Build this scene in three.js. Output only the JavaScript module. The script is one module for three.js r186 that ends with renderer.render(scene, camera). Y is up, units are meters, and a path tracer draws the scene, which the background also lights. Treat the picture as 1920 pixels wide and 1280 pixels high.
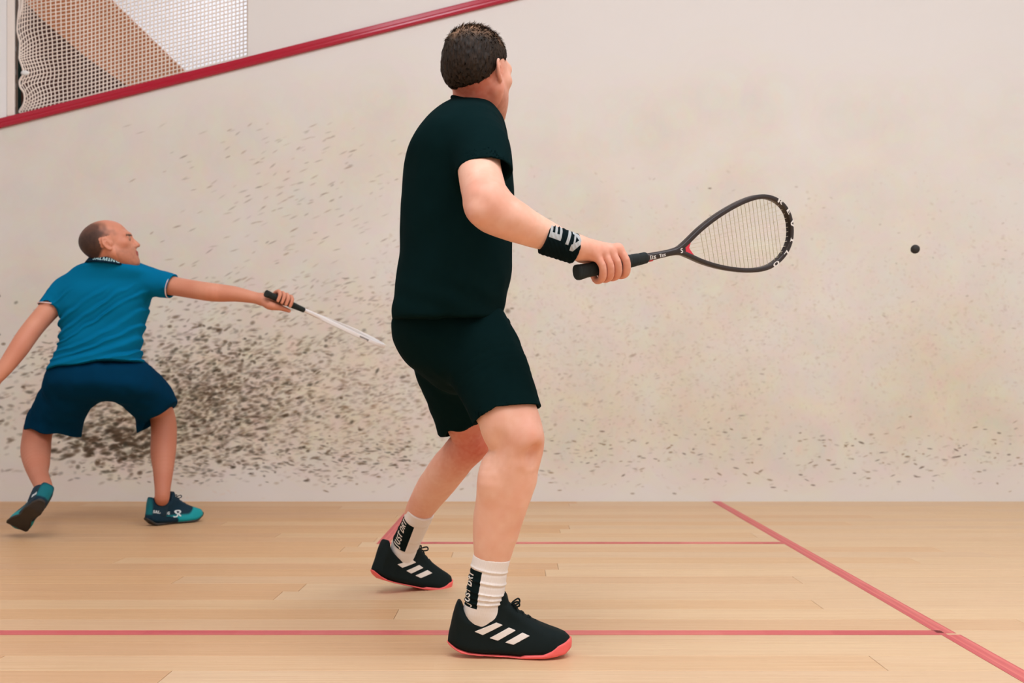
import * as THREE from 'three';
import { RoundedBoxGeometry } from 'three/addons/geometries/RoundedBoxGeometry.js';
import { RectAreaLightUniformsLib } from 'three/addons/lights/RectAreaLightUniformsLib.js';
import { mergeGeometries } from 'three/addons/utils/BufferGeometryUtils.js';
import { FontLoader } from 'three/addons/loaders/FontLoader.js';
import { TextGeometry } from 'three/addons/geometries/TextGeometry.js';

// ------------------------------------------------------------------ camera, lights, exposure
const scene = new THREE.Scene();
const FOC = 1968, CX = 969, CY = 726, CAMY = 0.652, CAMZ = 6.0;          // the side wall is the plane z = 0, the camera stands 6 m from it
const camera = new THREE.PerspectiveCamera(2 * Math.atan(640 / FOC) * 180 / Math.PI, 1.5, 0.05, 60);
camera.position.set(0, CAMY, CAMZ);
camera.setViewOffset(1920, 1280, 960 - CX, 640 - CY, 1920, 1280);
camera.focus = 2.55; camera.userData.fStop = 5.6;
const renderer = new THREE.WebGLRenderer({ antialias: true });
renderer.toneMapping = THREE.LinearToneMapping;
renderer.toneMappingExposure = 0.785;
renderer.shadowMap.enabled = true;
RectAreaLightUniformsLib.init();
const CEIL = 5.6;
const LAMP_POWER = 12.4, LAMP_COLOR = [0.915, 0.975, 1.08];
const LAMPS = [[-1.2, 4.3], [-1.2, 5.75], [1.2, 4.3], [1.2, 5.75], [3.6, 4.3], [3.6, 5.75]];   // court ceiling panels, x and z
const HALL_LAMPS = [[-3.0, -3.4], [-0.9, -3.4]];

// ------------------------------------------------------------------ helpers
const P = (px, py, d) => [(px - CX) * d / FOC, CAMY - (py - CY) * d / FOC, CAMZ - d];   // a sight line and a distance give a place
const PR = (px, py, d, r) => [...P(px, py, d), r];
const V = (a) => new THREE.Vector3(a[0], a[1], a[2]);
let seed = 12345;
const rnd = () => { seed = (seed * 1664525 + 1013904223) >>> 0; return seed / 4294967296; };
const gauss = () => { let s = 0; for (let i = 0; i < 6; i++) s += rnd(); return (s - 3) / 0.7071; };
const clamp = (x, a, b) => x < a ? a : x > b ? b : x;
const sstep = (a, b, x) => { const t = clamp((x - a) / (b - a), 0, 1); return t * t * (3 - 2 * t); };
const mix = (a, b, t) => a + (b - a) * t;
const srgb = (r, g, b) => { const c = new THREE.Color(); c.setRGB(r / 255, g / 255, b / 255, THREE.SRGBColorSpace); return [c.r, c.g, c.b]; };
const hash = (x, y, z) => { let h = (x * 374761393 + y * 668265263 + z * 1274126177) | 0; h = Math.imul(h ^ (h >>> 13), 1274126177); return ((h ^ (h >>> 16)) >>> 0) / 4294967296; };
function noise(x, y, z) {
  const i = Math.floor(x), j = Math.floor(y), k = Math.floor(z);
  let u = x - i, v = y - j, w = z - k; u = u * u * (3 - 2 * u); v = v * v * (3 - 2 * v); w = w * w * (3 - 2 * w);
  const L = (a, b, t) => a + (b - a) * t;
  return L(L(L(hash(i, j, k), hash(i + 1, j, k), u), L(hash(i, j + 1, k), hash(i + 1, j + 1, k), u), v),
    L(L(hash(i, j, k + 1), hash(i + 1, j, k + 1), u), L(hash(i, j + 1, k + 1), hash(i + 1, j + 1, k + 1), u), v), w) * 2 - 1;
}
const used = {};
function numbered(name) { const n = used[name] = (used[name] ?? -1) + 1; return n ? name + '_' + String(n).padStart(3, '0') : name; }
function tag(o, label, category, group) { o.userData.label = label; o.userData.category = category; if (group) o.userData.group = group; return o; }
function mesh(name, geo, mat, parent = scene) {
  const m = new THREE.Mesh(geo, mat); m.name = numbered(name); m.castShadow = m.receiveShadow = true; parent.add(m); return m;
}
function struct(name, geo, mat, parent = scene) { const m = mesh(name, geo, mat, parent); m.userData.kind = 'structure'; return m; }
function thing(name, label, category, pos, group) {
  const g = new THREE.Group(); g.name = numbered(name); g.position.set(...pos); scene.add(g); tag(g, label, category, group); return g;
}
function box(w, h, d, x, y, z, r = 0) { const g = r ? new RoundedBoxGeometry(w, h, d, 2, r) : new THREE.BoxGeometry(w, h, d); g.translate(x, y, z); return g; }
function tube(pts, r, seg = 24, sides = 8, closed = false) { return new THREE.TubeGeometry(new THREE.CatmullRomCurve3(pts.map(p => p.isVector3 ? p : V(p)), closed), seg, r, sides, closed); }
const std = (rgb, roughness = 0.7, extra = {}) => { const m = new THREE.MeshPhysicalMaterial({ roughness, ...extra }); m.color.setRGB(...rgb); return m; };
function canvasTex(w, h, draw, colour = true) {
  const c = document.createElement('canvas'); c.width = w; c.height = h; draw(c.getContext('2d'), w, h);
  const t = new THREE.CanvasTexture(c); if (colour) t.colorSpace = THREE.SRGBColorSpace; return t;
}

// ------------------------------------------------------------------ distance fields
const smin = (a, b, k) => { const h = k - Math.abs(a - b); return h > 0 ? Math.min(a, b) - h * h / (4 * k) : Math.min(a, b); };
const smax = (a, b, k) => -smin(-a, -b, k);
function cap(a, ra, b, rb, flat) {                         // tapered capsule; flat = [normal, factor] thins it along the normal
  const [ax, ay, az] = a, bx = b[0] - ax, by = b[1] - ay, bz = b[2] - az, L = 1 / Math.max(1e-9, bx * bx + by * by + bz * bz);
  if (!flat) return (x, y, z) => { const px = x - ax, py = y - ay, pz = z - az, t = clamp((px * bx + py * by + pz * bz) * L, 0, 1), qx = px - t * bx, qy = py - t * by, qz = pz - t * bz; return Math.sqrt(qx * qx + qy * qy + qz * qz) - ra - (rb - ra) * t; };
  const n = V(flat[0]).normalize(), k = flat[1] - 1;
  return (x, y, z) => { const px = x - ax, py = y - ay, pz = z - az, t = clamp((px * bx + py * by + pz * bz) * L, 0, 1); let qx = px - t * bx, qy = py - t * by, qz = pz - t * bz; const s = (qx * n.x + qy * n.y + qz * n.z) * k; qx += s * n.x; qy += s * n.y; qz += s * n.z; return (Math.sqrt(qx * qx + qy * qy + qz * qz) - ra - (rb - ra) * t) / (1 + 0.5 * Math.max(0, k)); };
}
function splineSamples(pts, per) {
  const n = pts.length, out = [], dim = pts[0].length;
  for (let i = 0; i < n - 1; i++) {
    const p0 = pts[Math.max(0, i - 1)], p1 = pts[i], p2 = pts[i + 1], p3 = pts[Math.min(n - 1, i + 2)];
    for (let s = 0; s < per; s++) { const t = s / per, t2 = t * t, t3 = t2 * t, q = []; for (let c = 0; c < dim; c++) q.push(0.5 * (2 * p1[c] + (p2[c] - p0[c]) * t + (2 * p0[c] - 5 * p1[c] + 4 * p2[c] - p3[c]) * t2 + (3 * p1[c] - p0[c] - 3 * p2[c] + p3[c]) * t3)); out.push(q); }
  }
  out.push(pts[n - 1].slice()); return out;
}
function chain(pts, per = 4) {                             // a limb: [x, y, z, r] along a smooth line
  const s = splineSamples(pts, per), n = s.length; let c = [0, 0, 0]; for (const q of s) { c[0] += q[0] / n; c[1] += q[1] / n; c[2] += q[2] / n; }
  let R = 0; for (const q of s) R = Math.max(R, Math.hypot(q[0] - c[0], q[1] - c[1], q[2] - c[2]) + q[3]);
  const segs = []; for (let i = 0; i < n - 1; i++) { const a = s[i], b = s[i + 1], bx = b[0] - a[0], by = b[1] - a[1], bz = b[2] - a[2]; segs.push([a[0], a[1], a[2], bx, by, bz, 1 / Math.max(1e-9, bx * bx + by * by + bz * bz), a[3], b[3] - a[3]]); }
  return (x, y, z) => {
    const dd = Math.hypot(x - c[0], y - c[1], z - c[2]) - R; if (dd > 0.12) return dd;
    let m = 1e9; for (const g of segs) { const px = x - g[0], py = y - g[1], pz = z - g[2]; let t = (px * g[3] + py * g[4] + pz * g[5]) * g[6]; t = t < 0 ? 0 : t > 1 ? 1 : t; const qx = px - t * g[3], qy = py - t * g[4], qz = pz - t * g[5], d = Math.sqrt(qx * qx + qy * qy + qz * qz) - g[7] - g[8] * t; if (d < m) m = d; }
    return m;
  };
}
function ell(c, r, q) {                                     // ellipsoid, q = optional quaternion
  const i = q ? q.clone().invert() : null, v = new THREE.Vector3();
  return (x, y, z) => { x -= c[0]; y -= c[1]; z -= c[2]; if (i) { v.set(x, y, z).applyQuaternion(i); x = v.x; y = v.y; z = v.z; } const k0 = Math.hypot(x / r[0], y / r[1], z / r[2]), k1 = Math.hypot(x / (r[0] * r[0]), y / (r[1] * r[1]), z / (r[2] * r[2])); return k1 < 1e-9 ? -Math.min(...r) : k0 * (k0 - 1) / k1; };
}
function stack(rows, power = 2.3, round = 0.02) {           // a trunk: rows of [py, left, right, depth half, distance] from top to bottom
  const R = rows.map(([py, l, r, b, d]) => { const A = P(l, py, d), B = P(r, py, d); return [A[1], (A[0] + B[0]) / 2, CAMZ - d, (B[0] - A[0]) / 2, b]; });
  const s = splineSamples(R, 8).sort((a, b) => a[0] - b[0]), lo = s[0][0], hi = s[s.length - 1][0], N = 200, lut = [];
  for (let i = 0, k = 0; i <= N; i++) { const y = lo + (hi - lo) * i / N; while (k < s.length - 2 && s[k + 1][0] < y) k++; const t = clamp((y - s[k][0]) / Math.max(1e-6, s[k + 1][0] - s[k][0]), 0, 1); lut.push([1, 2, 3, 4].map(c => mix(s[k][c], s[k + 1][c], t))); }
  const ip = 1 / power;
  const f = (x, y, z) => {
    const g = clamp((y - lo) / (hi - lo), 0, 1) * N, i = Math.min(N - 1, g | 0), t = g - i, A = lut[i], B = lut[i + 1], cx = mix(A[0], B[0], t), cz = mix(A[1], B[1], t), a = Math.max(0.01, mix(A[2], B[2], t)), b = Math.max(0.01, mix(A[3], B[3], t));
    const q = Math.pow(Math.pow(Math.abs(x - cx) / a, power) + Math.pow(Math.abs(z - cz) / b, power), ip), d = (q - 1) * Math.min(a, b);
    return smax(d, Math.max(lo - y, y - hi), round);
  };
  f.at = (y) => { const A = lut[clamp(Math.round((y - lo) / (hi - lo) * N), 0, N)]; return A; };
  return f;
}
const union = (k, ...fs) => (x, y, z) => { let d = fs[0](x, y, z); for (let i = 1; i < fs.length; i++) d = smin(d, fs[i](x, y, z), k); return d; };
const plane = (p, n) => { const q = V(n).normalize(), c = q.x * p[0] + q.y * p[1] + q.z * p[2]; return (x, y, z) => x * q.x + y * q.y + z * q.z - c; };   // negative behind the normal
function local(o, ax, ay, az, f) {                          // a field given in a frame of its own
  const A = V(ax), B = V(ay), C = V(az);
  return (x, y, z) => { x -= o[0]; y -= o[1]; z -= o[2]; return f(x * A.x + y * A.y + z * A.z, x * B.x + y * B.y + z * B.z, x * C.x + y * C.y + z * C.z); };
}
function poly(pts) {                                        // signed distance to a polygon in 2-D
  const n = pts.length;
  return (x, y) => {
    let d = 1e9, s = 1;
    for (let i = 0, j = n - 1; i < n; j = i++) {
      const ex = pts[j][0] - pts[i][0], ey = pts[j][1] - pts[i][1], wx = x - pts[i][0], wy = y - pts[i][1], t = clamp((wx * ex + wy * ey) / (ex * ex + ey * ey), 0, 1), bx = wx - ex * t, by = wy - ey * t;
      d = Math.min(d, bx * bx + by * by);
      const c1 = y >= pts[i][1], c2 = y < pts[j][1], c3 = ex * wy > ey * wx; if ((c1 && c2 && c3) || (!c1 && !c2 && !c3)) s = -s;
    }
    return s * Math.sqrt(d);
  };
}
// surface nets with block skipping; every vertex is then pulled onto the surface
function skin(f, lo, hi, h, opt = {}) {
  const n = [0, 1, 2].map(i => Math.ceil((hi[i] - lo[i]) / h) + 1), [nx, ny, nz] = n, D = new Float32Array(nx * ny * nz).fill(NaN), B = 6, lip = opt.lip ?? 1.7;
  const val = (i, j, k) => { const q = (k * ny + j) * nx + i; let v = D[q]; if (v !== v) { v = f(lo[0] + i * h, lo[1] + j * h, lo[2] + k * h); if (v === 0) v = 1e-7; D[q] = v; } return v; };
  const id = new Int32Array(nx * ny * nz).fill(-1), pos = [], cells = [];
  for (let bk = 0; bk < nz - 1; bk += B) for (let bj = 0; bj < ny - 1; bj += B) for (let bi = 0; bi < nx - 1; bi += B) {
    const c = B / 2, d = f(lo[0] + (bi + c) * h, lo[1] + (bj + c) * h, lo[2] + (bk + c) * h); if (Math.abs(d) > lip * h * (c + 0.5) * 1.7321) continue;
    for (let k = bk; k < Math.min(bk + B, nz - 1); k++) for (let j = bj; j < Math.min(bj + B, ny - 1); j++) for (let i = bi; i < Math.min(bi + B, nx - 1); i++) {
      let m = 0, cx = 0, cy = 0, cz = 0, cnt = 0; const v = [];
      for (let e = 0; e < 8; e++) { const w = val(i + (e & 1), j + (e >> 1 & 1), k + (e >> 2)); v.push(w); if (w < 0) m |= 1 << e; }
      if (m === 0 || m === 255) continue;
      for (let a = 0; a < 8; a++) for (let s = 1; s < 8; s <<= 1) { const b = a | s; if (b === a || (v[a] < 0) === (v[b] < 0)) continue; const t = v[a] / (v[a] - v[b]); cx += (a & 1) + (s === 1 ? t : 0); cy += (a >> 1 & 1) + (s === 2 ? t : 0); cz += (a >> 2) + (s === 4 ? t : 0); cnt++; }
      id[(k * ny + j) * nx + i] = pos.length / 3; cells.push(i, j, k); pos.push(lo[0] + (i + cx / cnt) * h, lo[1] + (j + cy / cnt) * h, lo[2] + (k + cz / cnt) * h);
    }
  }
  const idx = [], at = (i, j, k) => id[(k * ny + j) * nx + i];
  for (let q = 0; q < cells.length; q += 3) {
    const i = cells[q], j = cells[q + 1], k = cells[q + 2], v0 = val(i, j, k) < 0;
    if (j > 0 && k > 0) { const s = val(i + 1, j, k) < 0; if (s !== v0) quad(at(i, j - 1, k - 1), at(i, j, k - 1), at(i, j, k), at(i, j - 1, k), v0); }
    if (i > 0 && k > 0) { const s = val(i, j + 1, k) < 0; if (s !== v0) quad(at(i - 1, j, k - 1), at(i - 1, j, k), at(i, j, k), at(i, j, k - 1), v0); }
    if (i > 0 && j > 0) { const s = val(i, j, k + 1) < 0; if (s !== v0) quad(at(i - 1, j - 1, k), at(i, j - 1, k), at(i, j, k), at(i - 1, j, k), v0); }
  }
  function quad(a, b, c, d, fl) { if (a < 0 || b < 0 || c < 0 || d < 0) return; if (fl) idx.push(a, b, c, a, c, d); else idx.push(a, c, b, a, d, c); }
  const N = pos.length / 3, nor = new Float32Array(N * 3), e = h * 0.35;
  for (let i = 0; i < N; i++) {
    let x = pos[3 * i], y = pos[3 * i + 1], z = pos[3 * i + 2], gx, gy, gz;
    for (let it = 0; it < 3; it++) {
      gx = (f(x + e, y, z) - f(x - e, y, z)) / (2 * e); gy = (f(x, y + e, z) - f(x, y - e, z)) / (2 * e); gz = (f(x, y, z + e) - f(x, y, z - e)) / (2 * e);
      const g2 = gx * gx + gy * gy + gz * gz; if (g2 < 1e-6 || it === 2) break; const s = clamp(f(x, y, z) / g2, -h * 0.6, h * 0.6) * (opt.pull ?? 0.9); x -= s * gx; y -= s * gy; z -= s * gz;
    }
    pos[3 * i] = x; pos[3 * i + 1] = y; pos[3 * i + 2] = z; const L = Math.hypot(gx, gy, gz) || 1; nor[3 * i] = gx / L; nor[3 * i + 1] = gy / L; nor[3 * i + 2] = gz / L;
  }
  let tri = idx;
  if (opt.keep) { tri = []; for (let t = 0; t < idx.length; t += 3) { const c = [0, 1, 2].map(a => (pos[3 * idx[t] + a] + pos[3 * idx[t + 1] + a] + pos[3 * idx[t + 2] + a]) / 3); if (opt.keep(c[0], c[1], c[2])) tri.push(idx[t], idx[t + 1], idx[t + 2]); } }
  const g = new THREE.BufferGeometry(); g.setAttribute('position', new THREE.BufferAttribute(new Float32Array(pos), 3)); g.setAttribute('normal', new THREE.BufferAttribute(nor, 3)); g.setIndex(tri);
  return g;
}
function paint(g, fn) {                                     // vertex colours: the surface colour, with some light and shade painted in
  const p = g.attributes.position, n = g.attributes.normal, c = new Float32Array(p.count * 3);
  for (let i = 0; i < p.count; i++) { const q = fn(p.getX(i), p.getY(i), p.getZ(i), n.getX(i), n.getY(i), n.getZ(i)); c[3 * i] = q[0]; c[3 * i + 1] = q[1]; c[3 * i + 2] = q[2]; }
  g.setAttribute('color', new THREE.BufferAttribute(c, 3)); return g;
}
function wrapUV(g, o, axis, e1, len) {                       // cylindrical uv: u round the axis (0.5 towards e1), v along it
  const A = V(axis).normalize(), E = V(e1); E.addScaledVector(A, -E.dot(A)).normalize(); const G = new THREE.Vector3().crossVectors(A, E), O = V(o);
  const h = g.toNonIndexed(), p = h.attributes.position, uv = new Float32Array(p.count * 2), q = new THREE.Vector3();
  for (let i = 0; i < p.count; i++) { q.fromBufferAttribute(p, i).sub(O); uv[2 * i] = Math.atan2(q.dot(G), q.dot(E)) / (2 * Math.PI) + 0.5; uv[2 * i + 1] = q.dot(A) / len; }
  for (let i = 0; i < p.count; i += 3) { const m = Math.max(uv[2 * i], uv[2 * i + 2], uv[2 * i + 4]); for (let k = 0; k < 3; k++) if (m - uv[2 * (i + k)] > 0.5) uv[2 * (i + k)] += 1; }
  h.setAttribute('uv', new THREE.BufferAttribute(uv, 2)); return h;
}
const strip = (g) => { const h = g.index ? g.toNonIndexed() : g; for (const k of Object.keys(h.attributes)) if (!['position', 'normal', 'color'].includes(k)) h.deleteAttribute(k); return h; };
const shift = (g, b) => g.translate(-b[0], -b[1], -b[2]);

// ------------------------------------------------------------------ the setting
const OUT = (x) => 2.158 + (x + 2.954) * 0.2485;                         // height of the sloping out line at x
// ball marks: stains of their own shape on the plaster, drawn at 325 px per metre from x = -3.1, y = 0
const WPM = 325, WX0 = -3.1, WW = 2048, WH = 960;
const wallTex = canvasTex(WW, WH, (c, w, h) => {
  c.fillStyle = 'rgb(228,222,216)'; c.fillRect(0, 0, w, h);
  const at = (px, py) => [((px - CX) * 6 / FOC - WX0) * WPM, h - (CAMY - (py - CY) * 6 / FOC) * WPM];
  const k = 6 / FOC * WPM;
  function mark(px, py, L, T, ang, col, al) {
    L *= 0.82; T *= 0.78; al *= 0.8; const [x, y] = at(px, py); if (x < 2 || x > w - 2) return;
    for (const [s, a] of [[1.25, 0.35], [0.95, 0.5], [0.6, 0.6]]) { c.fillStyle = `rgba(${col},${al * a})`; c.beginPath(); c.ellipse(x, y, Math.max(0.6, L * k * s / 2), Math.max(0.5, T * k * s / 2), ang, 0, 7); c.fill(); }
  }
  for (let i = 0; i < 900; i++) {                                   // broad thin tint, grime and warm floor bounce painted together, thinning out above head height
    const px = rnd() * 1920, py = 850 - 680 * rnd() ** 1.4, [x, y] = at(px, py), r = 30 + rnd() * 110; const g = c.createRadialGradient(x, y, 0, x, y, r); g.addColorStop(0, 'rgba(196,160,118,0.02)'); g.addColorStop(1, 'rgba(196,160,118,0)'); c.fillStyle = g; c.fillRect(x - r, y - r, 2 * r, 2 * r);
  }
  const dark = ['66,54,40', '78,60,43', '60,55,43', '90,69,50'], brown = ['120,90,62', '98,74,52', '140,110,80', '88,70,54'];
  const pick = (a) => a[(rnd() * a.length) | 0];
  // the worn field low on the wall, fading outwards
  for (let i = 0; i < 4200; i++) { const u = rnd(); const px = 480 + gauss() * 200, py = 745 + gauss() * 74 - Math.max(0, 480 - px) * 0.05; if (py > 912) continue; mark(px, py, 6 + rnd() * 12, 3 + rnd() * 4, -0.18 + gauss() * 0.2, pick(brown), 0.05 + 0.32 * u * u); }
  for (let i = 0; i < 1500; i++) { const px = 290 + gauss() * 130, py = 775 + gauss() * 62 - (px - 290) * 0.05; if (py > 900) continue; mark(px, py, 7 + rnd() * 14, 4 + rnd() * 5, -0.2 + gauss() * 0.18, pick(dark), 0.12 + 0.6 * rnd() * rnd()); }
  for (let i = 0; i < 420; i++) { const px = 400 + gauss() * 75, py = 748 + gauss() * 52; mark(px, py, 7 + rnd() * 12, 4 + rnd() * 5, -0.2 + gauss() * 0.2, pick(dark), 0.15 + 0.5 * rnd()); }
  for (let i = 0; i < 260; i++) { const px = 215 + gauss() * 55, py = 825 + gauss() * 24; if (py > 890) continue; mark(px, py, 9 + rnd() * 16, 5 + rnd() * 6, -0.15 + gauss() * 0.18, pick(dark), 0.35 + 0.6 * rnd()); }
  for (let i = 0; i < 420; i++) { const px = 350 + gauss() * 150, py = 715 + gauss() * 70; if (py > 900) continue; mark(px, py, 6 + rnd() * 9, 4 + rnd() * 4, -0.25 + gauss() * 0.3, pick(dark), 0.3 + 0.5 * rnd()); }
  for (let i = 0; i < 330; i++) { const px = 150 + rnd() * 620, py = 860 + gauss() * 22; if (py > 918) continue; mark(px, py, 5 + rnd() * 12, 2 + rnd() * 3, 0.05 + gauss() * 0.15, pick(dark), 0.2 + 0.5 * rnd()); }
  // pale plaster showing through
  for (let i = 0; i < 900; i++) { const px = 330 + gauss() * 150, py = 775 + gauss() * 70; mark(px, py, 4 + rnd() * 9, 2 + rnd() * 4, gauss() * 0.4, '226,208,190', 0.15 + 0.4 * rnd()); }
  // long slanting streaks higher up
  for (let i = 0; i < 260; i++) { const py = 640 - rnd() ** 0.8 * 410, px = mix(470, 640, rnd()) + gauss() * 110 - (py - 450) * 0.15; mark(px, py, 9 + rnd() * 13, 2.2 + rnd() * 2, -0.42 + gauss() * 0.13, pick(brown), 0.12 + 0.42 * rnd() * rnd()); }
  for (let i = 0; i < 300; i++) { const px = 300 + rnd() * 480, py = 520 + rnd() * 140; mark(px, py, 7 + rnd() * 12, 2.5 + rnd() * 3, -0.35 + gauss() * 0.2, pick(brown), 0.1 + 0.4 * rnd() * rnd()); }
  // faint scuffs over the rest, and sharp little marks above the floor
  for (let i = 0; i < 6500; i++) { const px = 700 + rnd() * 1230, py = 640 + gauss() * 130; if (py > 915 || py < 300) continue; mark(px, py, 3 + rnd() * 9, 2 + rnd() * 6, gauss() * 0.7, pick(['150,118,86', '132,104,80', '170,140,104']), 0.02 + 0.13 * rnd() * rnd()); }
  for (let i = 0; i < 1500; i++) { const px = 640 + rnd() ** 1.5 * 800, py = 720 + gauss() * 80; if (py > 912) continue; mark(px, py, 4 + rnd() * 9, 2.5 + rnd() * 3, -0.15 + gauss() * 0.3, pick(brown), 0.03 + 0.22 * rnd() * rnd()); }
  for (let i = 0; i < 520; i++) { const px = 560 + rnd() * 1360, py = 862 + gauss() * 30 + (rnd() < 0.2 ? -60 * rnd() : 0); if (py > 926) continue; mark(px, py, 5 + rnd() * 9, 2 + rnd() * 2.6, gauss() * 0.25, pick(['110,84,54', '80,62,48', '130,100,66']), 0.1 + 0.7 * rnd() ** 2.2); }
  for (let i = 0; i < 70; i++) { const px = 1000 + rnd() * 920, py = 330 + rnd() * 330; mark(px, py, 5 + rnd() * 7, 3 + rnd() * 2, gauss() * 0.4, '120,100,80', 0.06 + 0.22 * rnd()); }
  for (let i = 0; i < 40; i++) { mark(60 + rnd() * 60, 640 + rnd() * 60, 6 + rnd() * 8, 3 + rnd() * 2, -0.4 + gauss() * 0.3, '90,76,58', 0.2 + 0.4 * rnd()); }
  mark(952, 583, 12, 11, 0, '90,72,54', 0.55); mark(1331, 353, 8, 4, 0, '90,72,54', 0.6); mark(960, 578, 9, 5, 0, '100,80,54', 0.5);
});
wallTex.repeat.set(WPM / WW, WPM / WH); wallTex.offset.set(-WX0 * WPM / WW, 0); wallTex.wrapS = wallTex.wrapT = THREE.ClampToEdgeWrapping;
const plasterRGB = srgb(228, 222, 216);
const M = {
  wall: new THREE.MeshPhysicalMaterial({ map: wallTex, roughness: 0.75, specularIntensity: 0.5 }),
  plaster: std([0.84, 0.82, 0.8], 0.8), white: std([0.84, 0.82, 0.81], 0.7), ceil: std([0.75, 0.75, 0.75], 0.9),
  red: std(srgb(176, 16, 46), 0.2), lineRed: null,
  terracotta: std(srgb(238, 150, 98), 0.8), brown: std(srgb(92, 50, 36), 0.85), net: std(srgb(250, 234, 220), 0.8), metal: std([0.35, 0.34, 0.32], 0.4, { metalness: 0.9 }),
  darkWall: std(srgb(30, 58, 50), 0.9), post: std(srgb(236, 226, 216), 0.5),
};
// the side wall in view: solid below the sloping top, full height beyond the step at x = -1.54, with an opening above the slope
{
  const s = new THREE.Shape(), L = -4.46, R = 5.7, OL = -3.3, OR = -1.537;
  s.moveTo(L, -0.2); s.lineTo(R, -0.2); s.lineTo(R, CEIL); s.lineTo(OR, CEIL); s.lineTo(OR, OUT(OR)); s.lineTo(OL, OUT(OL)); s.lineTo(OL, CEIL); s.lineTo(L, CEIL); s.closePath();
  const g = new THREE.ExtrudeGeometry(s, { depth: 0.22, bevelEnabled: false }); g.translate(0, 0, -0.22);
  struct('wall_far', g, M.wall);
  // the out line: a glossy red moulding along the slope
  const p = new THREE.Shape(); p.moveTo(0, -0.027); p.lineTo(0.019, -0.026); p.lineTo(0.0225, -0.014); p.lineTo(0.0215, -0.006); p.lineTo(0.019, -0.003); p.lineTo(0.0205, 0.001); p.lineTo(0.0172, 0.021); p.lineTo(0.013, 0.0265); p.lineTo(0, 0.028); p.closePath();
  const len = 10.5, t = new THREE.ExtrudeGeometry(p, { depth: len, bevelEnabled: false });
  t.rotateY(-Math.PI / 2); // profile x -> z, extrusion -> -x
  t.scale(1, 1, 1); t.translate(len / 2, 0, 0); t.rotateZ(Math.atan(0.2485)); t.translate(0.6, OUT(0.6), 0);
  struct('trim_1', t, M.red);
  const wl = (n, ...a) => struct(n, box(...a), M.plaster);
  wl('wall_left', 0.2, CEIL + 0.2, 11.8, -4.56, CEIL / 2, 0.7); wl('wall_right', 0.2, CEIL + 0.2, 11.8, 5.8, CEIL / 2, 0.7);
  wl('wall_near', 10.6, CEIL + 0.2, 0.2, 0.62, CEIL / 2, 6.6);
  struct('wall_hall', box(10.6, CEIL + 0.2, 0.2, 0.62, CEIL / 2, -5.1), M.white);
  struct('ceiling', box(10.8, 0.2, 12.0, 0.62, CEIL + 0.1, 0.7), M.ceil);
  struct('wall_panel', box(0.4, 3.4, 0.03, -3.117, OUT(-3.115) + 1.68, -0.017), M.plaster);
  struct('trim_2', box(0.042, 3.2, 0.016, -2.894, OUT(-2.894) + 0.03 + 1.6, -0.006, 0.004), M.post);
}
// ceiling lamps
{
  let first = null;
  const put = (x, z, hall) => {
    const t = thing('ceiling_light', hall ? 'flat white ceiling light over the hall behind the net' : 'flat white ceiling light panel above the court', 'light', [x, CEIL, z], hall ? 'ceiling lights over the hall' : 'ceiling lights above the court');
    const fr = mergeGeometries([box(1.3, 0.05, 0.04, 0, -0.025, 0.63), box(1.3, 0.05, 0.04, 0, -0.025, -0.63), box(0.04, 0.05, 1.3, 0.63, -0.025, 0), box(0.04, 0.05, 1.3, -0.63, -0.025, 0)]);
    mesh('frame', fr, M.white, t);
    const d = new THREE.MeshStandardMaterial({ color: 0xffffff, emissive: new THREE.Color(...LAMP_COLOR), emissiveIntensity: 1.5 });
    mesh('diffuser', box(1.22, 0.02, 1.22, 0, -0.02, 0), d, t);
    const l = new THREE.RectAreaLight(new THREE.Color(...LAMP_COLOR), hall ? LAMP_POWER * 1.15 : LAMP_POWER, 1.22, 1.22);
    l.name = numbered('lamp_light'); l.position.set(x, CEIL - 0.06, z); l.lookAt(x, 0, z); scene.add(l);
  };
  for (const [x, z] of LAMPS) put(x, z); for (const [x, z] of HALL_LAMPS) put(x, z, true);
}
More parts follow.
